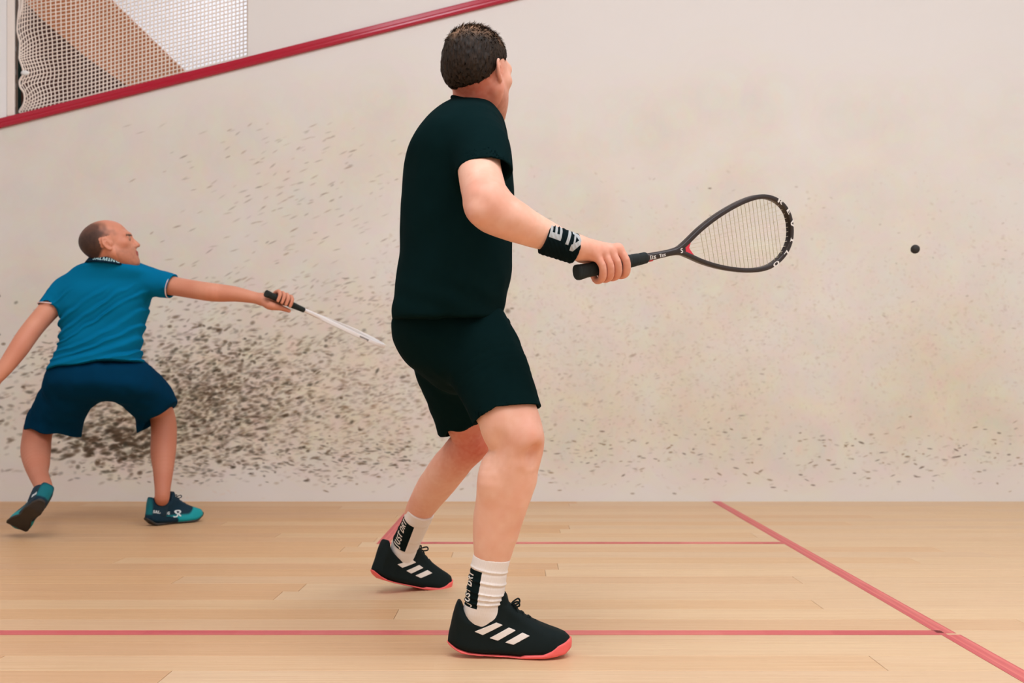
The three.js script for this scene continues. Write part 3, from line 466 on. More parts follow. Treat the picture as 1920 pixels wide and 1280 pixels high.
const font = await new FontLoader().loadAsync('fonts/droid/droid_sans_bold.typeface.json');
const serif = await new FontLoader().loadAsync('fonts/droid/droid_serif_bold.typeface.json');
function letters(text, size, depth = 0.0004, f = font) { const g = new TextGeometry(text, { font: f, size, depth, curveSegments: 4, bevelEnabled: false }); g.computeBoundingBox(); const b = g.boundingBox; g.translate(-(b.min.x + b.max.x) / 2, -(b.min.y + b.max.y) / 2, 0); return g; }

// ------------------------------------------------------------------ the player in black
{
  const base = [-0.12, 0, 3.2];
  const man = thing('person', 'man in black t-shirt and black shorts holding out a black racket, short brown hair', 'person', base);
  const put = (name, g, m, label, parent = man) => { const o = mesh(name, shift(g, base), m, parent); if (label) o.userData.label = label; return o; };
  // racket frame first: the hand closes on its grip
  const rPos = P(1081, 511, 2.38), rTip = P(1489, 423, 2.70), U = V(rTip).sub(V(rPos)).normalize();
  const v0 = new THREE.Vector3(0, 1, 0); v0.addScaledVector(U, -v0.dot(U)).normalize(); const n0 = new THREE.Vector3().crossVectors(U, v0), ta = 0.13, Vv = v0.clone().multiplyScalar(Math.cos(ta)).addScaledVector(n0, Math.sin(ta)), Nn = new THREE.Vector3().crossVectors(U, Vv);
  const u = U.toArray(), v = Vv.toArray(), n = Nn.toArray();
  // head frame: he looks away to the right
  const th = 35 * Math.PI / 180, hF = [Math.sin(th), -0.04, -Math.cos(th)], hR = [Math.cos(th), 0, Math.sin(th)], hU = new THREE.Vector3().crossVectors(V(hR), V(hF)).normalize().toArray(), hO = P(897, 140, 2.66), hS = 0.94;
  hF[1] = 0; hU[0] = 0; hU[1] = 1; hU[2] = 0;
  const headL = headField(), head = local(hO, hR, hU, hF, (x, y, z) => headL(x / hS, y / hS, z / hS) * hS);
  const toHead = (x, y, z) => { x -= hO[0]; y -= hO[1]; z -= hO[2]; return [(x * hR[0] + y * hR[1] + z * hR[2]) / hS, y / hS, (x * hF[0] + y * hF[1] + z * hF[2]) / hS]; };
  const neck = chain([[...P(889, 150, 2.66), 0.05], [...P(888, 176, 2.67), 0.0505], [...P(886, 198, 2.68), 0.0495], [...P(880, 240, 2.7), 0.05]]);
  const trunk = union(0.06, ell(P(862, 310, 2.69), [0.09, 0.12, 0.15]), ell(P(855, 470, 2.68), [0.09, 0.2, 0.11]), ell(P(845, 610, 2.71), [0.09, 0.1, 0.12]), cap(P(885, 272, 2.58), 0.045, P(864, 272, 2.82), 0.045));
  // right arm: shoulder, elbow towards the camera, forearm out to the wrist
  const E = P(915, 382, 2.33), W = P(1082, 464, 2.37);
  const armR = union(0.02, chain([PR(893, 262, 2.52, 0.052), PR(899, 315, 2.44, 0.0505), PR(905, 350, 2.38, 0.051), [E[0], E[1], E[2], 0.05]]),
    chain([[E[0], E[1], E[2], 0.0495], PR(930, 398, 2.33, 0.0505), PR(960, 413, 2.335, 0.0465), PR(992, 428, 2.345, 0.0395), PR(1030, 444, 2.36, 0.0325), PR(1062, 457, 2.367, 0.028), [W[0], W[1], W[2], 0.026]]), ell(P(897, 400, 2.3), [0.022, 0.022, 0.022]));
  const handR = gripHand(rPos, u, n, v, 0.0172, { s: [0.05, 0.0705, 0.0915, 0.117], size: [0.92, 1.0, 1.04, 1.0], phi: [66, -32, -112, -185], mcp: 0.0235, slant: 0.008, palm: 120, wrist: W, thumb: [[0.03, 120, 0.022, 0.017], [0.075, 150, 0.016, 0.0125], [0.105, 165, 0.013, 0.0105], [0.128, 172, 0.011, 0.0085]] });
  // left arm, bent in front of the chest
  const LE = P(868, 440, 2.93), LW = P(900, 420, 3.02);
  const armL = chain([PR(860, 285, 2.81, 0.042), PR(856, 350, 2.92, 0.044), [...LE, 0.042], PR(880, 435, 3.0, 0.038), [...LW, 0.027]]);
  const handL = openHand(LW, [0.35, 0.25, -0.4], [0.3, 0.9, 0.2], [-0.6, 0, -0.6], 0.9);
  // legs
  const legR = union(0.018, chain([PR(880, 640, 2.62, 0.085), PR(922, 715, 2.56, 0.08), PR(948, 770, 2.52, 0.0735), PR(959, 800, 2.505, 0.0725), PR(969, 826, 2.5, 0.066), PR(968, 850, 2.5, 0.0615), PR(957, 888, 2.51, 0.0625), PR(944, 925, 2.52, 0.0605), PR(933, 968, 2.53, 0.058), PR(928, 1006, 2.535, 0.0525), PR(923, 1040, 2.54, 0.0445), PR(916, 1075, 2.545, 0.034), PR(907, 1140, 2.548, 0.024)], 9), ell(P(990, 822, 2.46), [0.035, 0.042, 0.036]), ell(P(985, 862, 2.47), [0.022, 0.024, 0.024]), chain([PR(926, 872, 2.5, 0.03), PR(923, 905, 2.492, 0.036), PR(925, 955, 2.51, 0.03)]), chain([PR(975, 900, 2.5, 0.034), PR(962, 940, 2.5, 0.036), PR(946, 1000, 2.52, 0.028)]));
  const hollow = union(0.012, ell(P(932, 842, 2.425), [0.014, 0.03, 0.02]), ell(P(1001, 852, 2.45), [0.012, 0.022, 0.014]));
  const legL = union(0.018, chain([PR(845, 640, 2.84, 0.085), PR(862, 720, 2.93, 0.078), PR(878, 785, 3.01, 0.068), PR(886, 822, 3.04, 0.0595), PR(862, 852, 3.08, 0.054), PR(836, 884, 3.13, 0.0555), PR(811, 918, 3.19, 0.0515), PR(790, 950, 3.25, 0.044), PR(777, 980, 3.29, 0.036), PR(760, 1020, 3.34, 0.024)]), ell(P(898, 825, 3.02), [0.036, 0.042, 0.038]));
  const handle = cap(V(rPos).addScaledVector(U, -0.01).toArray(), 0.0186, V(rPos).addScaledVector(U, 0.22).toArray(), 0.0186);
  const body = (x, y, z) => {
    let d = trunk(x, y, z); d = smin(d, neck(x, y, z), 0.02); d = smin(d, armR(x, y, z), 0.03); d = smin(d, armL(x, y, z), 0.03);
    if (y > 1.1) d = smin(d, head(x, y, z), 0.02);
    d = smin(d, legL(x, y, z), 0.03); d = smin(d, smax(legR(x, y, z), -hollow(x, y, z), 0.03), 0.012);
    d -= 0.0011 * noise(x * 26, y * 19, z * 26) + 0.0004 * noise(x * 75, y * 60, z * 75);
    if (x > 0 && y > 0.8 && y < 1.15) d = smax(smin(d, handR(x, y, z), 0.012), -handle(x, y, z), 0.0015); if (z < 3.15 && y > 0.9 && y < 1.2) d = smin(d, handL(x, y, z), 0.012);
    return d;
  };
  const hb = [[hO[0] - 0.14, hO[1] - 0.135, hO[2] - 0.14], [hO[0] + 0.14, hO[1] + 0.14, hO[2] + 0.14]];
  const hc = V(rPos).addScaledVector(U, 0.075).toArray(), gb = [[W[0] - 0.01, hc[1] - 0.085, hc[2] - 0.09], [hc[0] + 0.09, hc[1] + 0.085, hc[2] + 0.09]];
  const inside = (b, x, y, z) => x > b[0][0] && x < b[1][0] && y > b[0][1] && y < b[1][1] && z > b[0][2] && z < b[1][2];
  const grow = (b, e) => [b[0].map(q => q - e), b[1].map(q => q + e)];
  const fine = [skin(body, ...grow(hb, 0.008), 0.0026, { keep: (x, y, z) => inside(grow(hb, 0.005), x, y, z) }), skin(body, ...grow(gb, 0.008), 0.0019, { keep: (x, y, z) => inside(grow(gb, 0.004), x, y, z) })];
  const coarse = skin(body, [-0.55, 0.0, 2.55], [0.3, 1.52, 3.85], 0.0055, { keep: (x, y, z) => !inside(hb, x, y, z) && !inside(gb, x, y, z) });
  const pale = srgb(246, 202, 178), pink = srgb(232, 160, 134), red = srgb(208, 104, 84), tan = srgb(232, 172, 134);
  const redSpots = [[...E, 0.07, 0.5], [...P(880, 400, 2.3), 0.05, 0.4], [...hc, 0.1, 0.55], [...P(990, 822, 2.46), 0.07, 0.35], [...P(886, 170, 2.62), 0.1, 0.95], [...P(898, 830, 3.0), 0.14, 1.0]];  // last spot deepens the far knee, shade put into its colour
  const tint = (x, y, z) => {
    const m = 0.5 + 0.5 * noise(x * 22, y * 22, z * 22), f = 0.5 + 0.5 * noise(x * 140, y * 140, z * 140), g2 = 0.5 + 0.5 * noise(x * 55, y * 40, z * 55); let c = [0, 1, 2].map(i => mix(mix(pale[i], pink[i], clamp(0.05 + 0.5 * m + 0.35 * (g2 - 0.5), 0, 1)), tan[i], 0.3 * f));
    let r = 0; for (const s of redSpots) r = Math.max(r, s[4] * Math.exp(-((x - s[0]) ** 2 + (y - s[1]) ** 2 + (z - s[2]) ** 2) / (s[3] * s[3])));
    r = Math.max(r, 0.5 * sstep(0.8, 0.2, y) * sstep(2.95, 2.6, z)); c = c.map((q, i) => mix(q, red[i], r * (0.75 + 0.25 * f)));  // far lower leg reddened, its shade put into the skin colour
    if (y > hO[1] - 0.13) { const [a, b, g] = toHead(x, y, z);
      if (g > 0.02 && b < -0.03) { const s = 0.5 * sstep(-0.03, -0.07, b) * (0.6 + 0.4 * f); c = c.map((q, i) => mix(q, srgb(150, 92, 68)[i], s)); }     // stubble
      if (b > 0.014 && b < 0.026 && g > 0.06 && Math.abs(a) > 0.01 && Math.abs(a) < 0.055) c = srgb(110, 76, 56);                                        // brow
      if (Math.hypot(Math.abs(a) - 0.031, b - 0.002) < 0.012 && g > 0.082) c = Math.hypot(Math.abs(a) - 0.031, b - 0.002) < 0.005 ? srgb(40, 50, 60) : srgb(230, 222, 214);
      if (Math.abs(a) < 0.023 && b < -0.054 && b > -0.078 && g > 0.085) c = srgb(190, 100, 90);
    }
    return c;
  };
  const flesh = mergeGeometries([coarse, ...fine].map(strip)); put('body', paint(flesh, tint), skinMat);
  // hair: a cap cut along the hairline, covered with strands
  const hairLine = (g) => { const k = [[-0.14, -0.07], [-0.105, -0.066], [-0.07, -0.05], [-0.04, -0.03], [-0.015, 0.0], [0.0, 0.026], [0.03, 0.036], [0.055, 0.056], [0.085, 0.086], [0.14, 0.12]]; for (let i = 0; i < k.length - 1; i++) if (g <= k[i + 1][0]) return mix(k[i][1], k[i + 1][1], clamp((g - k[i][0]) / (k[i + 1][0] - k[i][0]), 0, 1)); return 0.12; };
  const hairSkull = union(0.03, ell([0, 0.036, -0.013], [0.0755, 0.083, 0.099]), ell([0, 0.0, -0.055], [0.063, 0.06, 0.055]));
  const hairL = (a, b, g) => { const top = sstep(0.02, 0.1, b), th2 = 0.001 + 0.0035 * top + 0.001 * sstep(0.0, -0.06, g); return smax(hairSkull(a, b, g) - th2 - 0.0016 * noise(a * 260, b * 90, g * 260) - 0.001 * noise(a * 90, b * 60, g * 90), (hairLine(g) - b + 0.004 * noise(a * 160, 3, g * 160)) * 0.8, 0.005); };
  const hairG = skin(local(hO, hR, hU, hF, (x, y, z) => hairL(x / hS, y / hS, z / hS) * hS), hb[0], [hb[1][0], hb[1][1] + 0.01, hb[1][2]], 0.0028, { pull: 0.7 });
  const dk = srgb(18, 15, 12), md = srgb(56, 42, 30), lt = srgb(196, 150, 116);
  const hairTint = (x, y, z) => { const [a, b, g] = toHead(x, y, z), s = 0.5 + 0.5 * noise(a * 300, b * 60, g * 300), t = sstep(0.06, 0.12, b + 0.012 * noise(a * 60, 1, g * 60)); return [0, 1, 2].map(i => mix(mix(dk[i], md[i], s), lt[i], t * (0.45 + 0.4 * s))); };  // crown lightened: light from above put into the hair colour
  paint(hairG, hairTint);
  const hp = hairG.attributes.position, hn = hairG.attributes.normal, sPos = [], sCol = [], sNor = [];
  for (let i = 0; i < 8000; i++) {
    const k = (rnd() * hp.count) | 0, x = hp.getX(k), y = hp.getY(k), z = hp.getZ(k), N = new THREE.Vector3(hn.getX(k), hn.getY(k), hn.getZ(k)), [a, b, g] = toHead(x, y, z);
    if (hairSkull(a, b, g) < 0.0015) continue;
    const top = sstep(0.06, 0.105, b), flow = new THREE.Vector3(0, -1, 0).multiplyScalar(1 - top).addScaledVector(V(hF), 0.55 * top + 0.1).addScaledVector(new THREE.Vector3(rnd() - 0.5, rnd() - 0.5, rnd() - 0.5), 0.7);
    flow.addScaledVector(N, -flow.dot(N)); const len = mix(0.007, 0.0145, top) * (0.6 + 0.8 * rnd()), lift = mix(0.14, 0.55, top) * (0.5 + rnd());
    const d1 = flow.clone().normalize().addScaledVector(N, lift).normalize(), w = 0.00062, side = new THREE.Vector3().crossVectors(d1, N).normalize();
    const p0 = new THREE.Vector3(x, y, z).addScaledVector(N, -0.0015), p1 = p0.clone().addScaledVector(d1, len * 0.55), p2 = p1.clone().addScaledVector(d1.clone().addScaledVector(flow.normalize(), 0.5).normalize(), len * 0.45);
    const c = hairTint(x, y, z).map(q => q * (0.75 + 0.6 * rnd()));
    const ring = (p, r) => [0, 1, 2].map(j => { const t = j * 2.0944; return p.clone().addScaledVector(side, r * Math.cos(t)).addScaledVector(N, r * Math.sin(t)); }), A = ring(p0, w), B = ring(p1, w * 0.8);
    for (let j = 0; j < 3; j++) { const m = (j + 1) % 3; for (const q of [A[j], A[m], B[j], A[m], B[m], B[j], B[j], B[m], p2]) { sPos.push(q.x, q.y, q.z); sCol.push(...c); const nn = q.clone().sub(p0).addScaledVector(d1, -q.clone().sub(p0).dot(d1)).addScaledVector(N, 0.0006).normalize(); sNor.push(nn.x, nn.y, nn.z); } }
  }
  const sg = new THREE.BufferGeometry(); sg.setAttribute('position', new THREE.Float32BufferAttribute(sPos, 3)); sg.setAttribute('normal', new THREE.Float32BufferAttribute(sNor, 3)); sg.setAttribute('color', new THREE.Float32BufferAttribute(sCol, 3));
  put('hair', mergeGeometries([strip(hairG), sg]), new THREE.MeshPhysicalMaterial({ vertexColors: true, roughness: 0.6, specularIntensity: 0.35 }));
  // t-shirt
  const black = cloth([0.0028, 0.0125, 0.013]);
  const shirtTrunk = stack([[185, 850, 917, 0.05, 2.69], [192, 842, 923, 0.06, 2.687], [204, 825, 932, 0.088, 2.682], [222, 806, 943, 0.13, 2.675], [240, 792, 948, 0.162, 2.672], [262, 779, 952, 0.188, 2.67], [300, 763, 957, 0.2, 2.67], [345, 756, 963, 0.195, 2.67], [400, 754, 963, 0.19, 2.67], [450, 753, 960, 0.185, 2.67], [478, 752, 959, 0.185, 2.67], [520, 747, 956, 0.185, 2.67], [560, 741, 949, 0.185, 2.67], [590, 736, 944, 0.185, 2.67], [604, 735, 945, 0.185, 2.67]], 2.25, 0.012);
  const sleeveC = chain([PR(894, 258, 2.56, 0.064), PR(903, 282, 2.49, 0.069), PR(909, 330, 2.43, 0.0665)]), hemN = [0.06, -0.98, 0.3], hemP = P(905, 316, 2.42), hemPl = plane(hemP, hemN);
  const sleeveIn = chain([PR(899, 292, 2.47, 0.05), PR(908, 320, 2.435, 0.058), PR(916, 360, 2.405, 0.058)]);
  const sleeveL = chain([PR(862, 245, 2.8, 0.068), PR(856, 310, 2.88, 0.066), PR(856, 345, 2.91, 0.062)]);
  const wr = (x, y, z) => 0.004 * noise(x * 9 + 2 * y, y * 13 - x * 6, z * 9) + 0.0025 * noise(x * 24, y * 18 + x * 10, z * 24) * sstep(1.45, 0.9, y) + 0.0012 * Math.sin(y * 90 + x * 40) * sstep(0.95, 0.85, y);
  const shirtF = (x, y, z) => {
    let s = smax(sleeveC(x, y, z), hemPl(x, y, z), 0.004); s = smax(s, -sleeveIn(x, y, z), 0.004);
    s = smin(s, smax(sleeveL(x, y, z), plane(P(856, 330, 2.9), [0, -1, 0])(x, y, z), 0.004), 0.03);
    let d = smin(shirtTrunk(x, y, z) - wr(x, y, z), s, 0.035);
    return smax(d, -(neck(x, y, z) - 0.004), 0.006);
  };
  put('t_shirt', skin(shirtF, [-0.36, 0.78, 2.85], [0.06, 1.42, 3.7], 0.0038, { pull: 0.75 }), black);
  const collar = []; for (let i = 0; i < 24; i++) { const a = i / 24 * 2 * Math.PI; const c = P(887, 193, 2.68); collar.push([c[0] + 0.0545 * Math.cos(a) + 0.002, c[1] - 0.014 * Math.cos(a) - 0.01 * Math.max(0, Math.sin(a)), c[2] + 0.0545 * Math.sin(a)]); }
  put('collar', tube(collar, 0.0055, 60, 8, true), black);
  // sleeve hem
  const hq = new THREE.Quaternion().setFromUnitVectors(new THREE.Vector3(0, 1, 0), V(hemN).normalize());
  // shorts
  const pelvis = stack([[585, 740, 940, 0.172, 2.72], [600, 735, 948, 0.178, 2.72], [615, 734, 950, 0.182, 2.72], [640, 739, 950, 0.186, 2.72], [665, 751, 950, 0.186, 2.73], [685, 768, 945, 0.18, 2.73], [703, 792, 930, 0.17, 2.74], [720, 812, 915, 0.13, 2.75], [740, 835, 900, 0.08, 2.76]], 2.2, 0.03);
  const legTubeR = chain([PR(880, 625, 2.63, 0.1), PR(905, 670, 2.6, 0.1), PR(930, 722, 2.56, 0.091), PR(950, 775, 2.52, 0.086), PR(960, 805, 2.5, 0.085)]), legInR = chain([PR(930, 725, 2.56, 0.07), PR(948, 770, 2.52, 0.0765), PR(966, 825, 2.49, 0.0755)]);
  const legTubeL = chain([PR(835, 640, 2.83, 0.1), PR(848, 700, 2.9, 0.096), PR(866, 765, 2.98, 0.088), PR(880, 812, 3.03, 0.086)]), legInL = chain([PR(860, 745, 2.95, 0.073), PR(876, 800, 3.02, 0.0745), PR(890, 850, 3.06, 0.0735)]);
  const hemRa = plane(P(931, 758, 2.43), [0.62, -0.78, 0.05]), hemRb = plane(P(960, 758, 2.43), [0.03, -1, 0.1]), hemR = (x, y, z) => Math.min(hemRa(x, y, z), hemRb(x, y, z)), hemL = plane(P(868, 806, 2.95), [0.22, -0.97, 0.1]);
  const slit = cap(P(929, 742, 2.42), 0.0022, P(934, 764, 2.42), 0.0045);
  const sw = (x, y, z) => 0.0032 * noise(x * 16 + y * 6, y * 12, z * 14) + 0.002 * noise(x * 40, y * 22, z * 30);
  const shortsF = (x, y, z) => {
    let r = smax(legTubeR(x, y, z) - sw(x, y, z), hemR(x, y, z) + 0.003 * Math.sin(x * 40 + z * 30), 0.003); r = smax(r, -legInR(x, y, z), 0.004); r = smax(r, -slit(x, y, z), 0.002);
    let l = smax(legTubeL(x, y, z) - sw(x, y, z), hemL(x, y, z) + 0.005 * Math.sin(x * 70 + z * 50), 0.003); l = smax(l, -legInL(x, y, z), 0.004);
    return smin(smin(pelvis(x, y, z) - sw(x, y, z), r, 0.03), l, 0.03);
  };
  put('shorts', skin(shortsF, [-0.36, 0.48, 2.7], [0.12, 0.87, 3.66], 0.0036, { pull: 0.75 }), black);
  put('waist_cord', tube([P(946, 597, 2.66), P(951, 601, 2.64), P(953, 606, 2.64), P(951, 613, 2.65)], 0.006, 12, 6), black);
  // wristband
  const A0 = P(1019, 446, 2.352), A1 = P(1081, 468, 2.372), ax = V(A1).sub(V(A0)), wl = ax.length(), axn = ax.clone().normalize(), facing = new THREE.Vector3(0, 0.12, 1);
  const bandF = chain([[...V(A0).addScaledVector(axn, -0.02).toArray(), 0.0375], [...A0, 0.037], [...V(A0).lerp(V(A1), 0.5).toArray(), 0.0352], [...A1, 0.034], [...V(A1).addScaledVector(axn, 0.02).toArray(), 0.033]]);
  const c0 = plane(A0, axn.clone().negate().toArray()), c1 = plane(A1, axn.toArray());
  const bandG = skin((x, y, z) => smax(bandF(x, y, z) + 0.0006 * Math.sin((x + y * 0.4) * 700), Math.max(c0(x, y, z), c1(x, y, z)), 0.006), [A0[0] - 0.03, A1[1] - 0.06, A1[2] - 0.05], [A1[0] + 0.03, A0[1] + 0.06, A0[2] + 0.05], 0.0022, { pull: 0.7 });
  const bandTex = canvasTex(1024, 512, (c, w, h) => {
    c.fillStyle = 'rgb(10,24,26)'; c.fillRect(0, 0, w, h); for (let i = 0; i < 4000; i++) { c.fillStyle = `rgba(30,46,46,${0.2 * rnd()})`; c.fillRect(rnd() * w, rnd() * h, 2, 6); }
    // canvas: along the arm is v (elbow end at the bottom), round the arm is u; drawn in a frame whose x runs along the arm and y down the near face
    c.save(); const N = (s, t) => [w * (0.5 + (0.5 - t) * 0.46 * WSIGN), h * (1 - s)];
    c.fillStyle = 'rgb(176,178,176)';
    const shape = (pts) => { c.beginPath(); pts.forEach((p, i) => { const q = N(...p); i ? c.lineTo(...q) : c.moveTo(...q); }); c.closePath(); c.fill(); };
    shape([[0.03, 0.0], [0.1, 0.0], [0.1, 0.4], [0.17, 0.4], [0.17, 0.0], [0.24, 0.0], [0.24, 0.4], [0.31, 0.4], [0.31, 0.0], [0.38, 0.0], [0.38, 0.53], [0.03, 0.53]]);
    shape([[0.42, -0.02], [0.66, -0.02], [0.66, 0.1], [0.62, 0.56], [0.53, 0.56], [0.58, 0.1], [0.42, 0.07]]);
    shape([[0.7, 0.06], [0.78, 0.06], [0.985, 0.3], [0.985, 0.42], [0.8, 0.66], [0.7, 0.66]]);
    c.fillStyle = 'rgb(10,24,26)'; shape([[0.8, 0.27], [0.9, 0.36], [0.8, 0.46]]); shape([[0.68, 0.2], [0.745, 0.24], [0.745, 0.5], [0.68, 0.54]]); shape([[0.8, 0.05], [1, 0.05], [1, 0.25]]);
    c.restore();
  });
  put('wristband', wrapUV(bandG, A0, axn.toArray(), facing.toArray(), wl), new THREE.MeshPhysicalMaterial({ map: bandTex, roughness: 0.95, specularIntensity: 0.15 }), 'black sweatband with pale grey lettering');
  // shoes and socks
  const shoeR = foot([-0.171, 0.001, 3.447], [1, 0, 0.01], [0, 1, 0]);
  const shoeL = foot([0, 0, 0], [Math.cos(0.62) * Math.cos(0.235), -Math.sin(0.235), -Math.sin(0.62) * Math.cos(0.235)], [0, 1, 0]);
  { const ball = P(787, 1107, 3.4), L = V(shoeL.L), Uu = V(shoeL.U); ball[1] = 0.002; shoeL.o = V(ball).addScaledVector(L, -0.19).addScaledVector(Uu, 0.0).toArray(); }
  const stripePts = [[[892.4, 1188], [933, 1171.2], [945.2, 1176.3], [907.7, 1194.4]], [[920.3, 1200], [956.4, 1181.2], [969.6, 1186.5], [936, 1204.8]], [[949.3, 1208.2], [981.8, 1190], [995.4, 1195.4], [965, 1211.9]]].map(shoePx);
  const upperG = shoeGeo('upper', shoeUpper, 0.0032), soleG = shoeGeo('sole', shoeSole, 0.0026), laceG = laceGeos();
  const stripeG = stripePts.map((pts, i) => { const q = poly(pts); return shoeGeo('stripe' + i, (l, y, w) => Math.max(q(l, y), Math.abs(shoeUpper(l, y, w)) - 0.0016, 0.01 - w), 0.0016, [[Math.min(...pts.map(p => p[0])) - 0.006, Math.min(...pts.map(p => p[1])) - 0.006, -0.06], [Math.max(...pts.map(p => p[0])) + 0.006, Math.max(...pts.map(p => p[1])) + 0.006, 0.06]]); });
  const shoeBlack = std([0.006, 0.012, 0.012], 0.75, { specularIntensity: 0.3 }), coral = std(srgb(248, 104, 100), 0.55), stripeW = std(srgb(240, 230, 220), 0.6);
  for (const f of [shoeR, shoeL]) {
    const s = put('shoe', placeGeo(upperG, f.o, f.L, f.U, f.S), shoeBlack, 'black court shoe with three white stripes and a coral sole');
    const add = (name, g, m) => mesh(name, shift(placeGeo(g, f.o, f.L, f.U, f.S), base), m, s);
    add('sole', soleG, coral); stripeG.forEach(g => add('stripe', g, stripeW)); add('laces', laceG, shoeBlack);
  }
  const sockTex = (from, to, textU, textSize) => canvasTex(1024, 768, (c, w, h) => {
    c.fillStyle = 'rgb(243,236,230)'; c.fillRect(0, 0, w, h);
    for (let i = 0; i < 96; i++) { c.fillStyle = 'rgba(214,200,190,0.35)'; c.fillRect(i * w / 96, 0, w / 260, h); }
    c.fillStyle = 'rgb(12,26,26)'; c.fillRect(from * w, h * 0.19, (to - from) * w, h * 0.53);
    c.save(); c.translate(textU * w, h * 0.7); c.rotate(-Math.PI / 2); c.scale(1, 1.55); c.fillStyle = 'rgb(232,224,214)'; c.font = '600 ' + textSize + 'px sans-serif'; c.textBaseline = 'middle'; c.fillText('JUST DRT', 0, 0, h * 0.5); c.restore();
  });
  const sock = (pts, folds, tex, label, extra) => {
    const inst = extra ?? (() => 1), f1 = chain(pts), f0 = (x, y, z) => smin(f1(x, y, z), inst(x, y, z), 0.02), a = V(pts[pts.length - 1]), b = V(pts[0]), axis = b.clone().sub(a), len = axis.length(), axu = axis.clone().normalize(), topPl = plane(pts[0], axu.toArray());
    const g = skin((x, y, z) => { const t = ((x - a.x) * axu.x + (y - a.y) * axu.y + (z - a.z) * axu.z) / len; let w = 0; for (const [c, s, amp, k] of folds) { const e = t + k * (x - a.x) - c; w += amp * (Math.exp(-((e / s) ** 2)) - 0.8 * Math.exp(-(((e + s * 1.4) / s) ** 2))); } return smax(f0(x, y, z) - w, topPl(x, y, z), 0.004); }, [0, 1, 2].map(i => Math.min(...pts.map(p => p[i])) - 0.06), [0, 1, 2].map(i => Math.max(...pts.map(p => p[i])) + 0.06), 0.003, { pull: 0.7 });
    put('sock', wrapUV(g, a.toArray(), axu.toArray(), [0, 0, 1], len), new THREE.MeshPhysicalMaterial({ map: tex, roughness: 0.95, specularIntensity: 0.2 }), label);
  };
  sock([PR(922.5, 1043, 2.54, 0.0452), PR(918, 1061, 2.542, 0.0448), PR(914, 1085, 2.544, 0.0455), PR(910, 1110, 2.546, 0.046), PR(906, 1134, 2.55, 0.0445), PR(904, 1150, 2.55, 0.0375), PR(903, 1172, 2.55, 0.03)], [[0.83, 0.018, 0.0022, 0.25], [0.66, 0.02, 0.0026, 0.3], [0.5, 0.016, 0.0026, 0.2], [0.42, 0.014, 0.0024, -0.1], [0.35, 0.016, 0.003, -0.4]], sockTex(0.2, 0.435, 0.31, 84), 'white ribbed sock with a black panel of white lettering', cap(P(895, 1150, 2.55), 0.03, P(935, 1160, 2.55), 0.027));
  sock([PR(790, 957, 3.25, 0.0425), PR(784, 970, 3.27, 0.0425), PR(772, 995, 3.31, 0.0425), PR(762, 1015, 3.34, 0.043), PR(756, 1032, 3.352, 0.0415), PR(754, 1050, 3.36, 0.033)], [[0.84, 0.03, 0.001, 0], [0.5, 0.03, 0.0012, 0.5], [0.3, 0.03, 0.0012, 0.3]], sockTex(0.2, 0.5, 0.335, 92), 'white ribbed sock with a black panel of white lettering');
  // racket in the right hand
  const frameMat = std([0.022, 0.014, 0.013], 0.35), whiteM = std([0.82, 0.8, 0.77], 0.5);
  const rk = makeRacket('squash_racket', 'black teardrop squash racket with white lettering and red throat, held by the man in black', frameMat, { pos: rPos, u, v, n, gripEnd: 0.2, band: 0.0118 }, { grip: std([0.008, 0.014, 0.014], 0.85), throat: std(srgb(238, 60, 84), 0.4), cross: std(srgb(196, 188, 146), 0.5), main: std(srgb(236, 226, 206), 0.5) });
  // print: letters standing on the hoop's face, an S on the throat, small words on the shaft
  const onHoop = (ch, s0, size) => { let acc = 0; const c = rk.cen; let k = 0, L = 0; const tot = c.slice(1).reduce((q, p, i) => q + Math.hypot(p[0] - c[i][0], p[1] - c[i][1]), 0); while (k < c.length - 2 && acc < s0 * tot) { acc += Math.hypot(c[k + 1][0] - c[k][0], c[k + 1][1] - c[k][1]); k++; } const [x, y, tx, ty] = c[k]; const g = letters(ch, size); g.scale(2.1, 0.95, 1); g.rotateZ(Math.atan2(ty, tx)); g.translate(x, y, rk.th + 0.0002); return g; };
  const word = 'REVILO', spots = [0.40, 0.445, 0.485, 0.512, 0.545, 0.585];
  [...'OLIVER'].forEach((ch, i) => { const g = onHoop(ch, 0.622 - i * 0.044, 0.0112); mesh('lettering', g, whiteM, rk.t).userData.label = 'white letter on the hoop'; });
  { const g = letters('S', 0.0115); g.translate(0.299, 0.0, rk.th - 0.0002); mesh('lettering', g, whiteM, rk.t).userData.label = 'white letter at the throat'; const h = letters('Tex', 0.0075, 0.0004, serif); h.translate(0.241, -0.001, 0.0092); mesh('lettering', h, whiteM, rk.t).userData.label = 'small white word on the shaft'; const m2 = letters('Dx', 0.0095, 0.0004, serif); m2.translate(0.212, -0.0005, 0.0094); mesh('lettering', m2, whiteM, rk.t).userData.label = 'small white word beside the grip'; }
  const bandRed = box(0.012, 0.004, 0.016, 0.207, -0.0085, 0, 0.001); mesh('trim', bandRed, std(srgb(196, 60, 60), 0.5), rk.t);
}

